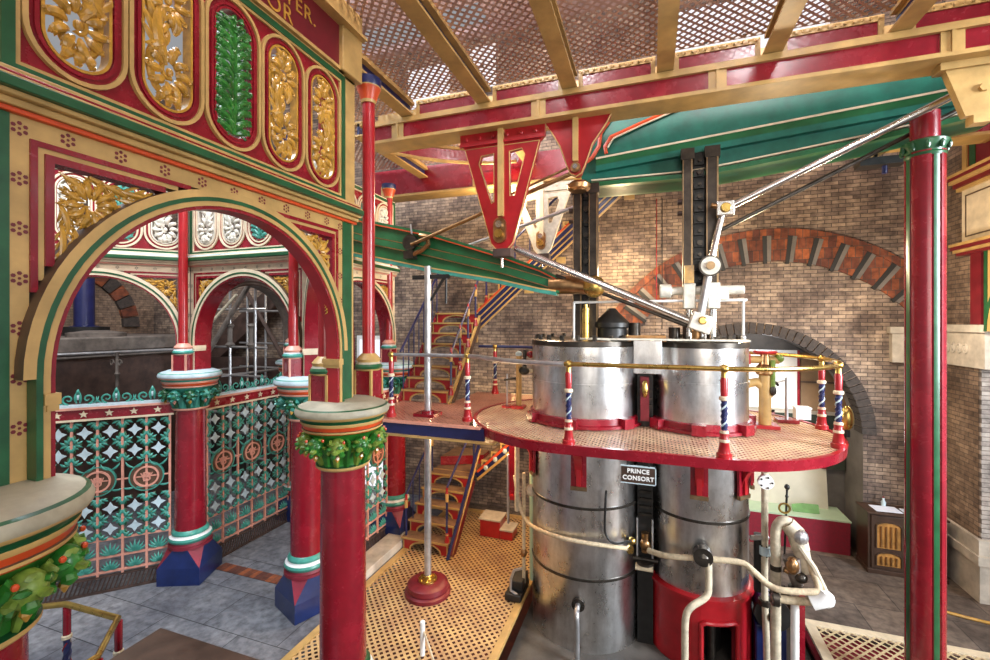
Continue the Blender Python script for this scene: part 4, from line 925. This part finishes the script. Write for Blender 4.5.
# ------------------------------------------------------------------ pipes in front of and beside the cylinders
def smooth_pts(P,k=5):
    P=[V(p) for p in P]; o=[]
    for i in range(len(P)-1):
        a,b,c,d=P[max(i-1,0)],P[i],P[i+1],P[min(i+2,len(P)-1)]
        for j in range(k):
            t=j/k; o.append(.5*((2*b)+(c-a)*t+(2*a-5*b+4*c-d)*t*t+(3*b-a-3*c+d)*t**3))
    return o+[P[-1]]
def pipe(name,label,pts,r,mat,cat='pipe',k=5,extra=None,lag=False):
    t=thing(name,label,cat)
    g=B(); s=smooth_pts(pts,k); g.tube(s,[r*(1.0+.07*(i%2)) for i in range(len(s))] if lag else r,mat,12); g.build('tube',t)
    if extra: extra(t)
    return t
def fl(t,p,r,mat,nm='flange',ax='y',th=.03):
    g=B(); q=V(p); d={'x':V((th,0,0)),'y':V((0,th,0)),'z':V((0,0,th))}[ax]; g.cyl(q-d,q+d,r,mat,n=18)
    for k in range(5):
        c,s=cs(k*1.256); o=V((0,c,s)) if ax=='x' else (V((c,0,s)) if ax=='y' else V((c,s,0))); g.cyl(q+o*r*.75-d*1.4,q+o*r*.75+d*1.4,r*.13,'oily_iron',n=6)
    g.build(nm,t)
pipe('rope_pipe','rope-wrapped pipe bent round the front of the left cylinder',[(-1.90,6.35,1.75),(-1.80,6.30,1.30),(-1.66,6.22,1.14),(-1.43,5.98,1.17),(-1.12,5.80,1.20),(-.79,5.75,1.21),(-.48,5.80,1.19),(-.26,5.92,1.14)],.026,'rope',k=8,lag=True,extra=lambda t:fl(t,(-.24,5.92,1.13),.045,'brass','union'))
pipe('rope_pipe','rope-wrapped pipe from the valve gear past the right cylinder to the white elbow',[(-.02,6.1,1.07),(.19,5.95,1.11),(.46,5.88,1.17),(.73,5.87,1.20),(1.01,5.85,1.22),(1.12,5.8,1.17),(1.26,5.75,1.07),(1.38,5.7,1.06),(1.62,5.7,1.09),(1.73,5.72,1.13),(1.70,5.85,1.28),(1.60,6.0,1.46)],.034,'rope',k=7,lag=True)
def ext(t):
    g=B(); g.cyl((.60,5.94,1.22),(.60,5.82,1.22),.11,'oily_iron',n=20); g.lathe([(.10,0),(.06,.1)],(.60,5.9,1.22),'oily_iron',12); g.build('flange',t)
pipe('drop_pipe','pale lagged pipe dropping from the rope pipe in front of the red pedestal',[(.66,5.86,1.17),(.66,5.84,.92),(.63,5.80,.78),(.46,5.72,.67),(.40,5.70,.55),(.39,5.70,.3),(.39,5.70,-.28)],.040,'lagging',extra=ext)
pipe('drain_pipe','short grey drain pipe bent down at the foot of the left cylinder',[(-.88,5.86,.36),(-.88,5.70,.36),(-.87,5.63,.30),(-.865,5.62,.1),(-.865,5.62,-.28)],.034,'pipe_steel',extra=lambda t:fl(t,(-.88,5.82,.36),.085,'oily_iron'))
pipe('thin_hose','thin black hose curling on the left cylinder',[(-.53,5.86,1.86),(-.53,5.79,1.80),(-.54,5.78,1.5),(-.53,5.77,1.36),(-.47,5.77,1.27),(-.38,5.79,1.245),(-.22,5.86,1.27)],.015,'black_iron')
# pipe cluster right of the right cylinder
def e1(t):
    fl(t,(1.32,6.15,2.10),.085,'gauge_white','gauge'); fl(t,(1.32,6.2,1.25),.06,'ice','union','z',.05); fl(t,(1.32,6.2,.62),.07,'oily_iron','coupling','z')
pipe('riser_pipe','thin pale riser pipe with a white gauge under the platform at right',[(1.32,6.2,2.2),(1.32,6.2,1.5),(1.32,6.2,.7),(1.34,6.2,.1),(1.34,6.2,-.28)],.038,'lagging',extra=e1)
def e2(t):
    g=B()
    for k,(a,b,r0,r1) in enumerate((((1.50,6.0,1.70),(1.60,6.0,1.58),.085,.10),((1.60,6.0,1.58),(1.63,5.95,1.42),.10,.09),((1.63,5.95,1.42),(1.67,5.9,1.20),.085,.07))): g.cyl(a,b,r0,'lagging',r1)
    g.ell((1.62,5.93,1.58),(.08,.08,.09),'pipe_steel'); g.build('valve_body',t)
    g=B(); g.cyl((1.52,5.9,1.35),(1.58,5.9,1.05),.09,'rust_grey',.06); g.ell((1.52,5.85,1.28),(.07,.07,.10),'bronze'); g.ell((1.60,5.85,1.16),(.07,.07,.06),'oily_iron'); g.cyl((1.45,5.9,1.2),(1.64,5.88,1.12),.03,'bronze'); g.lathe([(.07,0),(.07,.05),(.04,.06),(.04,.12)],(1.56,5.9,.98),'oily_iron',10); g.build('stop_valve',t)
    g=B(); g.tube([(1.60,5.9,1.48),(1.72,5.82,1.30),(1.80,5.74,1.10)],.032,'lagging',8); g.build('by_pass',t)
    fl(t,(1.39,6.0,1.16),.06,'oily_iron','coupling','z')
pipe('looped_pipe','thick lagged pipe looping over into a cluster of valves beside the right cylinder',[(1.39,6.0,-.28),(1.39,6.0,.6),(1.39,6.0,1.3),(1.39,6.0,1.58),(1.44,6.0,1.70),(1.52,6.0,1.71),(1.57,6.0,1.62)],.055,'lagging',extra=e2)
def e3(t):
    g=B(); g.tube([(1.66,5.72,.98),(1.76,5.71,1.03),(1.80,5.72,1.10)],.085,'gauge_white',14); g.ell((1.79,5.71,1.04),(.09,.08,.09),'gauge_white'); g.build('elbow',t)
    fl(t,(1.33,5.78,.93),.10,'oily_iron','flange','x')
pipe('return_pipe','rope-wrapped horizontal pipe with a white elbow in front of the valves',[(1.30,5.78,.92),(1.44,5.76,.93),(1.57,5.75,.95),(1.70,5.73,.98)],.042,'rope',extra=e3,lag=True)
pipe('stand_pipe','white stand pipe carrying the rope pipe near the red grating',[(1.53,5.8,.90),(1.53,5.8,.4),(1.53,5.8,-.28)],.042,'gauge_white')
t=thing('valve_spindle','black valve spindle with a brass ring above the lagged pipe','spindle',(1.50,6.1,0))
g=B(); g.cyl((0,0,1.2),(.03,0,2.06),.012,'black_iron',n=8); g.ell((.03,0,2.08),(.03,.03,.035),'black_iron'); g.ell((.027,0,1.97),(.02,.02,.02),'black_iron'); g.build('rod',t)
g=B(); g.tube([(.055*math.cos(2*pi*i/18)-.0,-.01,1.83+.055*math.sin(2*pi*i/18)) for i in range(18)],.012,'brass',6,closed=True); g.build('ring',t)
t=thing('pump_casing','dark blue pump casing on the bed behind the pipes at right','pump',(1.36,6.45,-.28))
g=B(); g.box(-.12,-.15,0,.22,.35,.55,'blue_base'); g.cyl((.05,-.2,.75),(.05,.3,.75),.17,'blue_base',n=20); g.build('body',t,bevel=.02)
g=B(); g.cyl((.05,-.24,.75),(.05,-.18,.75),.20,'black_iron',n=20); g.cyl((.05,-.3,.75),(.05,-.2,.75),.05,'oily_iron'); g.cyl((-.1,-.2,1.0),(-.1,-.2,1.7),.05,'black_iron'); g.cyl((.0,-.22,1.68),(-.2,-.3,1.68),.03,'pipe_steel'); g.build('cover',t)
g=B(); g.box(.32,-.25,0,.38,-.2,1.1,'crimson'); g.build('red_leg',t)
# pipes left of the left cylinder
t=thing('feed_pipes','pale and red pipes left of the left cylinder under the platform','pipes',(-1.85,6.35,0))
g=B(); g.cyl((.0,-.05,2.55),(.0,-.05,1.25),.035,'lagging'); g.cyl((.09,.0,1.8),(.09,.0,.18),.026,'rope'); g.cyl((-.2,.15,2.0),(-.2,.15,.95),.02,'pipe_steel'); g.cyl((.2,.1,2.5),(.2,.1,.2),.05,'mint',n=12); g.cyl((.28,.0,1.9),(.28,.0,.0),.018,'pipe_steel'); g.build('pipes',t)
g=B(); g.box(-.17,.1,1.38,-.06,.16,2.5,'crimson'); g.box(-.15,.06,1.35,-.02,.2,1.42,'red'); g.build('red_bracket',t)
g=B(); g.tube([(.12,-.2,.5),(.0,-.2,.45),(-.05,-.2,.32),(-.05,-.2,.15),(.1,-.2,.08)],.02,'pipe_steel',8); g.build('bent_pipe',t); g=B(); g.ell((.09,0,.62),(.05,.05,.07),'bronze'); g.build('cock',t); g=B(); g.ell((.2,.02,1.55),(.08,.07,.09),'lagging'); g.cyl((.1,.1,2.2),(.3,.1,2.2),.03,'oily_iron'); g.build('cocks',t)
t=thing('iron_block','black iron drain block on the grating left of the left cylinder','block',(-1.86,6.35,0))
g=B(); g.box(-.12,-.25,.02,.12,.25,.12,'black_iron'); g.box(-.08,-.15,.12,.12,.2,.26,'black_iron'); g.build('block',t,bevel=.015)
# fittings on the platform
t=thing('cream_valve_post','cream pipe with elbow, flanges and hand wheels on the platform behind the right cylinder','valve',(1.44,6.75,PZ))
g=B(); g.cyl((0,0,0),(0,0,.78),.075,'cream'); g.tube([(-.25,0,.56),(-.1,0,.60),(0,0,.52),(.04,0,.40)],.06,'cream',12); g.build('pipe',t)
g=B(); g.box(-.15,-.13,0.005,.15,.13,.05,'red'); g.build('base',t)
g=B(); g.lathe([(.09,.70),(.11,.72),(.11,.80),(.07,.84),(.05,1.0)],(0,0,0),'bronze',14); g.cyl((-.22,0,.9),(.16,0,.9),.05,'cream'); g.box(-.3,-.07,.84,-.18,.07,.98,'red'); g.ell((.16,0,.92),(.06,.06,.06),'leaf_olive'); g.lathe([(.13,.98),(.15,1.0),(.13,1.02)],(0,0,0),'red',18); g.build('valve_head',t)
g=B(); g.cyl((.08,-.05,.45),(.08,-.05,.9),.03,'leaf_olive'); g.ell((.08,-.06,.5),(.04,.04,.07),'oily_iron'); g.build('side_cock',t)
t=thing('crank_stand','slim steel stand with crank handle on the platform','crank',(1.80,7.2,PZ))
g=B(); g.cyl((0,0,.05),(0,0,.62),.022,'pipe_steel'); g.build('stem',t)
g=B(); g.box(-.13,-.1,0.005,.13,.1,.05,'crimson'); g.build('base',t)
g=B(); g.cyl((0,0,.6),(-.13,0,.55),.015,'pipe_steel'); g.cyl((-.13,0,.55),(-.13,-.1,.53),.018,'black_iron'); g.build('handle',t)
t=thing('drain_valve_post','cream drain valve post with dark cocks on the platform left of the left cylinder','valve',(-2.01,6.95,PZ))
g=B(); g.cyl((0,0,0),(0,0,.85),.045,'cream'); g.cyl((.0,0,.60),(.3,0,.62),.035,'lagging'); g.cyl((-.2,0,0),(-.2,0,.55),.015,'pipe_steel'); g.build('pipe',t)
g=B(); g.box(-.1,-.1,0.005,.1,.1,.05,'red'); g.lathe([(.09,.0),(.09,.03)],(-.2,0,0.005),'red',12); g.build('base',t)
g=B(); g.ell((.1,-.05,.62),(.09,.07,.07),'black_iron'); g.ell((.2,-.02,.88),(.07,.07,.06),'crimson'); g.cyl((.1,0,.6),(.1,0,.95),.03,'oily_iron'); g.ell((0,0,.88),(.06,.06,.05),'ice'); g.cyl((-.25,0,.45),(-.05,0,.48),.02,'oily_iron'); g.build('cocks',t)
o=B(); o.ell((0,0,0),(.07,.07,.15),'brass',12,8); o.cyl((0,0,-.22),(0,0,-.1),.03,'black_iron'); o=o.build('oil_bottle',None,(2.24,6.45,PZ+.24)); tag(o,'brass oil bottle beside the posts at the right tip of the platform','bottle')
# ------------------------------------------------------------------ recess in the back wall
t=thing('display_stand','stage-like display stand with red front, pale mint top and cream backboard in the wall recess','stand',(0,9.25,0))
g=B(); g.box(1.0,0,0,3.26,.03,.56,'carpet_red'); g.build('red_front',t)
g=B(); g.box(1.0,.0,.56,3.28,.66,.585,'mint'); g.build('top',t)
g=B(); g.prism([(1.0,.50,.585),(3.1,.50,.585),(3.1,.62,1.36),(1.0,.62,1.36)],(0,.03,0),'board_cream'); g.build('backboard',t)
o=B(); o.add([(0,0,0),(.42,.02,0),(.44,.16,.12),(.20,.20,.10),(.02,.16,.08)],[(0,1,2,3,4)],'cloth_green'); o.prism([(0,0,0),(.42,.02,0),(.44,.14,.10),(.2,.17,.09),(.02,.14,.06)],(0,0,.012),'cloth_green'); o=o.build('folded_cloth',None,(2.45,9.42,.587)); tag(o,'green folded cloth lying on the mint display stand','cloth')
w=B(); w.box(.6,9.86,1.3,3.4,9.88,2.35,'dark_glass'); w.box(2.18,9.82,1.3,2.26,9.86,2.35,'maroon'); w.box(3.02,9.82,1.3,3.10,9.86,2.35,'maroon'); w.box(.6,9.82,2.3,3.4,9.86,2.4,'stone_trim'); struct(w.build('window_2'))
t=thing('white_screen','bright white screen board with red edge in the recess behind the platform','screen',(0,9.72,0))
g=B(); g.box(1.0,0,2.40,2.60,.03,3.50,'board_white'); g.build('board',t)
g=B(); g.box(2.60,-.01,2.40,2.64,.04,3.50,'crimson'); g.build('edge',t)
o=B(); o.box(2.66,9.74,2.38,3.42,9.78,3.46,'board_brown'); o.box(2.66,9.72,2.9,3.42,9.745,2.93,'dark_wood'); o=o.build('brown_board'); tag(o,'plain brown board right of the white screen in the recess','board')
o=B(); o.box(-.09,-.08,0,.09,.08,.16,'board_white'); o.box(-.10,-.09,.15,.10,.09,.17,'board_white'); o=o.build('white_box',None,(2.05,7.45,PZ+.02)); tag(o,'small white box on the platform behind the right tip posts','box')
# cabinet
t=thing('wooden_cabinet','dark carved wooden cabinet with amber arched door panels by the brick wall','cabinet',(3.32,8.74,0))
W=1.0; Hc=.98; D=.44
g=B(); g.box(0,.02,.06,W,D,Hc-.03,'dark_wood'); g.box(-.02,-.02,Hc-.03,W+.02,D,Hc,'dark_wood'); g.box(-.015,-.01,0,W+.015,D,.07,'dark_wood'); g.build('body',t,bevel=.006)
for k in (0,1):
    x0=.04+k*.47; dr=B(); dr.box(x0,0,.09,x0+.45,.02,Hc-.05,'dark_wood'); d=dr.build('door',t,bevel=.004)
    for z0,z1 in ((.14,.36),(.42,.84)):
        g=B(); n=10; cx=x0+.225; hw=.165
        P=[(cx+hw,0,z0),(cx+hw,0,z1-.08)]+[(cx+hw*math.cos(pi*i/n),0,z1-.08+.08*math.sin(pi*i/n)) for i in range(1,n)]+[(cx-hw,0,z1-.08),(cx-hw,0,z0)]
        g.prism([(p[0],-.004,p[2]) for p in P],(0,.006,0),'cabinet_gold')
        for q in range(4): g.bar((cx-.10+.065*q,-.012,z0+.02),(cx-.10+.065*q,-.012,z1-.07),.018,.016,'bronze')
        g.tube([(p[0],-.006,p[2]) for p in P],.013,'dark_wood',6); g.build('arched_panel',d)
    g=B(); g.cyl((x0+(.42 if k==0 else .03),-.03,.66),(x0+(.42 if k==0 else .03),-.03,.80),.009,'brass'); g.build('handle',d)
for k,(x,y,rz) in enumerate(((3.45,8.80,.05),(3.83,8.78,-.03))):
    o=B(); o.box(0,0,0,.36,.26,.004,'paper_white'); o=o.build('paper_sheet',None,(x,y,Hc+.001),rz); tag(o,('pale paper sheet on the left half of the cabinet top','pale paper sheet on the right half of the cabinet top')[k],'paper')
o=B(); o.lathe([(.03,0,'ice'),(.035,.06,'ice'),(.015,.10,'ice'),(.02,.13,'maroon'),(.0,.17,'maroon')],(0,0,0),'ice',10); o=o.build('figurine',None,(3.66,9.10,Hc)); tag(o,'tiny figurine standing at the back of the cabinet top','figurine')
# yellow hose on the floor by the pilaster
o=B(); o.tube(smooth_pts([(3.75,7.9,.02),(4.1,7.8,.02),(4.5,7.75,.02),(4.7,7.9,.02),(5.0,8.1,.02)]),.02,'gold',8); o=o.build('yellow_hose'); tag(o,'yellow hose lying on the flagstones by the brick pilaster','hose')
# ------------------------------------------------------------------ tall red column on the right
t=thing('fluted_column','tall red fluted column with green fillets and green capital on the right','column',(2.82,6.10,0))
g=B(); n=96; zz=[-.0,5.86]; vs=[];fs=[];mm=[]
def colr(a):
    d=((a-R(-80.8)+pi/4)%(pi/2))-pi/4
    x=abs(d)
    if x<R(11): return .164,'green'
    if x<R(14): return .154,'maroon'
    return .168,'crimson'
for i in range(n):
    r_=colr(2*pi*i/n)[0]; r_=r_[0] if isinstance(r_,tuple) else r_
    for z in zz: vs.append((r_*math.cos(2*pi*i/n),r_*math.sin(2*pi*i/n),z))
for i in range(n):
    j=(i+1)%n; fs.append((2*i,2*j,2*j+1,2*i+1)); mm.append(colr(2*pi*(i+.5)/n)[1])
g.add(vs,fs,mm); g.build('shaft',t,smooth=20)
g=B(); g.lathe([(.165,5.80,'green'),(.175,5.83,'green'),(.165,5.85,'green'),(.17,5.88,'green'),(.20,5.94,'green'),(.20,5.97,'green'),(.16,5.99,'green')],(0,0,0),'green',32)
for k in range(10): 
    c,s=cs(k*pi/5); g.ell((.19*c,.19*s,5.91),(.025,.025,.05),'green',8,5)
g.build('capital',t)
g=B(); g.cyl((0,0,5.98),(0,0,6.29),.125,'crimson',n=32); g.build('neck',t)
g=B(); g.lathe([(.33,0),(.33,.06),(.28,.10),(.24,.14),(.21,.2)],(0,0,0),'maroon',32); g.build('base',t)
# cream entablature of the porch at the far right, facing left
t=thing('porch_screen','cream and red porch entablature with dark red posts at the right edge','porch',(4.42,7.45,0),R(-90))
g=B()
for z0,z1,y,m in ((5.02,5.06,-.06,'maroon'),(5.06,5.10,-.10,'cream'),(5.10,5.15,-.13,'maroon'),(5.15,5.19,-.15,'cream'),(5.98,6.03,-.06,'cream'),(6.03,6.09,-.10,'maroon'),(6.09,6.14,-.15,'cream'),(6.14,6.18,-.17,'maroon'),(6.18,6.22,-.18,'cream')): g.box(-1.18,y,z0,1.3,.2,z1,m)
g.build('cornice',t)
g=B(); g.box(-1.12,-.02,5.19,1.3,.2,5.98,'pale_cream')
for u in (-1.04,-.30,.44):
    for q0,q1,u0,u1 in ((5.28,5.30,u,u+.68),(5.88,5.90,u,u+.68)): g.box(u0,-.026,q0,u1,0,q1,'brown_paint')
    for uu in (u,u+.66): g.box(uu,-.026,5.28,uu+.02,0,5.90,'brown_paint')
g.build('panels',t)
g=B(); g.box(-1.12,-.0,6.22,1.3,.18,7.1,'maroon'); g.box(-1.12,-.02,6.22,-1.02,.2,7.1,'cream'); g.box(-.98,-.01,6.3,-.86,.0,7.0,'green'); g.build('upper_panel',t)
g=B(); g.box(-.92,-.03,3.995,-.70,.17,5.02,'maroon'); g.box(-.68,-.01,3.995,-.62,.1,5.02,'green'); g.box(-.62,.0,3.995,-.55,.1,5.02,'cream'); g.build('post',t)
g=B(); la=arc(.35,3.9,.85,0,pi,20); lb=arc(.35,3.9,.95,0,pi,20); g.slab(la,lb,-.02,.1,'cream'); g.slab(lb,arc(.35,3.9,1.0,0,pi,20),-.03,.1,'green'); g.build('arch',t)
# ------------------------------------------------------------------ things inside and beyond the octagon
t=thing('engine_casing','big rusty brown engine casing seen through the left far arch','casing',(-12.2,6.4,0))
g=B(); g.box(-1.75,-1.7,0,1.5,1.6,3.55,'rust'); g.build('body',t,bevel=.03)
g=B(); g.box(-1.85,-1.8,3.42,1.6,1.7,3.72,'rust_grey'); g.box(-1.80,-1.75,3.30,1.55,1.65,3.36,'rust_grey'); g.build('top_rim',t,bevel=.03)
g=B(); g.lathe([(.36,3.72),(.36,3.90),(.19,3.95),(.19,6.2)],(-.35,.3,0),'navy',24); g.lathe([(.46,3.74),(.46,3.92)],(-.35,.3,0),'black_iron',24); g.build('steam_pipe',t)
g=B(); g.lathe([(.5,3.72),(.5,3.80),(.2,3.85)],(1.0,-.2,0),'rust_grey',20); g.build('valve_cover',t)
t=thing('rusty_platform','rusty iron platform with old railing in front of the engine casing','platform',(0,0,0))
g=B(); g.box(-12.5,4.3,2.35,-9.9,4.68,2.45,'rust'); g.bar((-10.6,4.45,2.40),(-10.0,7.6,2.40),.5,.1,'rust'); g.build('deck',t)
g=B(); g.tube([(-12.3,4.5,3.42),(-10.55,4.5,3.42),(-10.2,6.0,3.42),(-9.95,7.4,3.42)],.03,'pipe_steel',8); g.build('top_rail',t)
for x,y in ((-12.0,4.5),(-10.55,4.5),(-10.2,6.0),(-9.98,7.1)):
    g=B(); g.lathe([(.08,2.45),(.05,2.55),(.03,2.6),(.03,2.95),(.05,2.98),(.03,3.02),(.03,3.35),(.05,3.42)],(x,y,0),'rust_grey',10); g.build('post',t)
    for s in (-1,1):
        g=B(); g.tube([(x+.12*s+.06*(1-.7*i/12)*math.cos(i*.6),y-.02,3.2+.08*(1-.7*i/12)*math.sin(i*.6)) for i in range(13)],.014,'rust_grey',5); g.build('scroll',t)
t=thing('round_brick_arch','old brick arch in the wall above the rusty engine casing','arch',(-14,7.0,0))
g=B()
for k in range(17):
    a0=pi*k/17; P=[( .0,r*math.cos(a),3.9+r*math.sin(a)) for r,a in ((1.35,a0),(1.75,a0),(1.75,a0+.165),(1.35,a0+.165))]
    g.prism(P,(.10,0,0),'brick_orange' if k%2 else 'soldier')
g.build('ring',t)
t=thing('scaffold','grey scaffold poles and old iron braces beyond the passage screen','scaffold',(-8.55,8.0,0))
g=B()
for x in (-1.1,-.5,.1,.8):
    for y in (-.9,.6): g.cyl((x,y,0),(x,y,5.2),.028,'pipe_steel',n=8)
g.build('standards',t)
g=B()
for z in (1.2,2.1,2.9,3.5,4.3): 
    for y in (-.9,.6): g.cyl((-1.35,y,z),(1.1,y,z),.026,'pipe_steel',n=8)
for x in (-1.1,.1): g.cyl((x,-1.1,2.9),(x,.9,2.9),.026,'pipe_steel',n=8)
g.build('ledgers',t)
g=B(); g.cyl((-1.2,-1,2.4),(.9,-1,5.0),.05,'rust_grey',n=8); g.cyl((-1.2,.6,4.9),(1.0,.5,2.0),.05,'rust',n=8); g.cyl((-1.2,-1.1,3.2),(.4,-1.0,4.6),.03,'lagging',n=8); g.build('braces',t)
g=B()
for k in range(4): g.lathe([(.06,3.5),(.10,3.55),(.05,3.6),(.05,3.9),(.09,3.95),(.05,4.0)],(-1.1+.6*k,-.9,0),'rust_grey',10)
g.build('finials',t)
t=thing('old_engine_beam','dark rusty beam and boards behind the scaffolding','beam',(-9.6,8.95,0))
g=B(); g.box(-2.2,-.2,2.4,2.6,.1,3.1,'rust'); g.box(-2.2,-.1,0,2.6,.2,2.4,'soldier'); g.bar((-1.8,0,3.0),(1.8,0,5.6),.3,.5,'rust'); g.build('beam_body',t)
# railing and slab inside the octagon
t=thing('well_railing','brass-topped low railing with twisted posts at the bottom left','railing',(0,0,0))
zz=1.0; P=[(-6.9,2.6),(-6.20,2.83),(-5.92,3.0),(-5.14,3.03),(-4.72,2.62),(-4.72,1.9)]
g=B(); g.tube([(x,y,zz) for x,y in P],.030,'brass',10); g.build('top_rail',t)
for x,y in (P[2],P[3],P[4]):
    x+=.01; g=B(); g.lathe([(.05,0,'crimson'),(.04,.08,'crimson'),(.03,.1,'navy'),(.03,.62,'navy'),(.045,.64,'pale_cream'),(.045,.67,'pale_cream'),(.035,.68,'crimson'),(.035,.97,'crimson')],(x,y,0),'navy',12)
    for q in range(3): g.tube([(x+.03*math.cos(q*2.094+i*.5),y+.03*math.sin(q*2.094+i*.5),.12+.48*i/20) for i in range(21)],.01,('navy','crimson','blue_base')[q],5)
    g.build('twisted_post',t)
t=thing('display_case','dark brown flat-topped case on the flagstones at the bottom left','case',(-3.94,2.55,0))
g=B(); g.box(-.72,-.62,.90,.74,.58,.95,'dark_wood'); g.build('lid',t,bevel=.006)
g=B(); g.box(-.66,-.56,0,.68,.52,.90,'dark_wood'); g.build('body',t)
t=thing('rope_bollard','short white post with a sagging rope on the ochre grating','bollard',(-2.60,4.80,0))
g=B(); g.cyl((0,0,0),(0,0,.40),.03,'gauge_white',n=12); g.ell((0,0,.40),(.032,.032,.015),'gauge_white'); g.build('post',t)
g=B(); g.tube(smooth_pts([(0,0,.32),(.10,-.05,.20),(.22,-.12,.06),(.35,-.2,.012)]),.012,'rope',6); g.build('rope',t)
t=thing('step_stool','small red two-step stool with grey treads beyond the lower stair','stool',(-2.75,7.85,0))
g=B(); g.box(-.28,-.02,0,.12,.34,.32,'red'); g.box(.12,-.02,0,.36,.30,.17,'red'); g.build('body',t,bevel=.01)
g=B(); g.box(-.30,-.05,.32,.13,.36,.345,'stone_trim'); g.box(.12,-.05,.17,.38,.32,.195,'stone_trim'); g.build('treads',t)
t=thing('red_hanger','cream hanger with a dark lamp fitting under the rear girder at right','hanger',(2.86,7.2,0))
g=B(); g.bar((-.35,.3,6.5),(-.15,0,6.25),.08,.1,'cream'); g.bar((.35,.3,6.5),(-.15,0,6.2),.08,.1,'cream'); g.build('arms',t)
g=B(); g.box(-.25,-.1,6.08,.25,.1,6.18,'black_iron'); g.cyl((.05,0,5.98),(.05,0,6.1),.03,'navy'); g.cyl((-.04,0,6.1),(-.04,0,6.5),.015,'black_iron'); g.build('fitting',t)
t=thing('wall_lamp','small cream wall lamp on the brick between the girder and the rocking beam','lamp',(-3.05,9.0,5.9))
g=B(); g.bar((-.1,0,.1),(.14,0,-.05),.08,.08,'cream'); g.box(.0,-.05,-.25,.14,.08,-.05,'brass'); g.box(-.06,.0,-.1,.1,.2,.08,'cream'); g.build('fitting',t)
for x,z,m,lb in ((.12,4.4,'crimson','thin red cord hanging down the brick wall between the piston links'),(.22,3.9,'black_iron','thin dark cord hanging beside the red cord on the brick wall')):
    o=B(); o.cyl((0,0,z),(0,0,6.4),.008,m,n=6); o=o.build('cord',None,(x,9.1,0)); tag(o,lb,'cord')
# ------------------------------------------------------------------ light, world, camera
def area(name,loc,tgt,size,power,col,sy=None,spread=0):
    l=bpy.data.lights.new(name,'AREA'); l.energy=power; l.color=col; l.size=size
    if spread: l.spread=R(spread)
    if sy: l.shape='RECTANGLE'; l.size_y=sy
    o=bpy.data.objects.new(name,l); COL.objects.link(o); o.location=loc
    o.rotation_euler=(V(tgt)-V(loc)).to_track_quat('-Z','Y').to_euler(); return o
def point(name,loc,power,col,r=.15):
    l=bpy.data.lights.new(name,'POINT'); l.energy=power; l.color=col; l.shadow_soft_size=r
    o=bpy.data.objects.new(name,l); COL.objects.link(o); o.location=loc; return o
area('roof_lantern',(-5.6,2.8,10.2),(-5.6,3.2,0),3.6,800,(.80,.90,1.0))
area('window_light',(9.0,2.6,5.2),(.4,6.6,2.8),3.0,430,(.86,.93,1.0),5,70)  # added unseen light, narrowed to put a highlight on the cylinders
area('front_window',(3.0,-5,5.0),(0,6.5,3.5),5,110,(1,.93,.84),4,100)  # unseen fill light added behind the camera
point('lamp_stair',(-2.6,7.6,6.2),130,(1,.80,.52))
point('lamp_stair_low',(-2.55,7.9,2.2),45,(1,.72,.40))
point('lamp_platform',(1.75,7.3,4.9),110,(1,.80,.52))
point('lamp_grating',(-2.5,6.4,2.35),100,(1,.70,.36),.3)
point('upper_lamp',(-1.5,2.0,9.2),800,(1,.95,.95),.5)  # added fill that brightens the space above the ceiling gratings
point('upper_lamp',(2.0,1.0,9.2),900,(1,.95,.95),.5)  # second added fill upstairs, showing through the grating holes
point('lamp_wall',(-.5,8.5,4.9),100,(1,.74,.42))
point('lamp_alcove',(2.0,9.35,3.75),14,(.9,.95,1))
point('lamp_alcove_low',(2.2,9.3,2.2),12,(1,.95,.85))
point('lamp_hall',(-10,5.0,6.5),150,(1,.9,.8))
point('lamp_right',(3.5,7.6,4.2),70,(1,.88,.72))
wd=bpy.data.worlds.new('World'); SC.world=wd; wd.use_nodes=True
bg=wd.node_tree.nodes['Background']; bg.inputs[0].default_value=(.93,.95,1,1); bg.inputs[1].default_value=.30
cam=bpy.data.cameras.new('Camera'); co=bpy.data.objects.new('Camera',cam); COL.objects.link(co)
co.location=(0,0,4.03); co.rotation_euler=(pi/2,0,R(19.2)); cam.sensor_width=36; cam.lens=36*445/990; cam.shift_y=-8/990; cam.clip_start=.05
SC.camera=co
vs=SC.view_settings; vs.view_transform='Standard'; vs.look='None'; vs.gamma=1; vs.exposure=.2; vs.use_curve_mapping=False
SC.cycles.max_bounces=6; SC.cycles.transparent_max_bounces=12
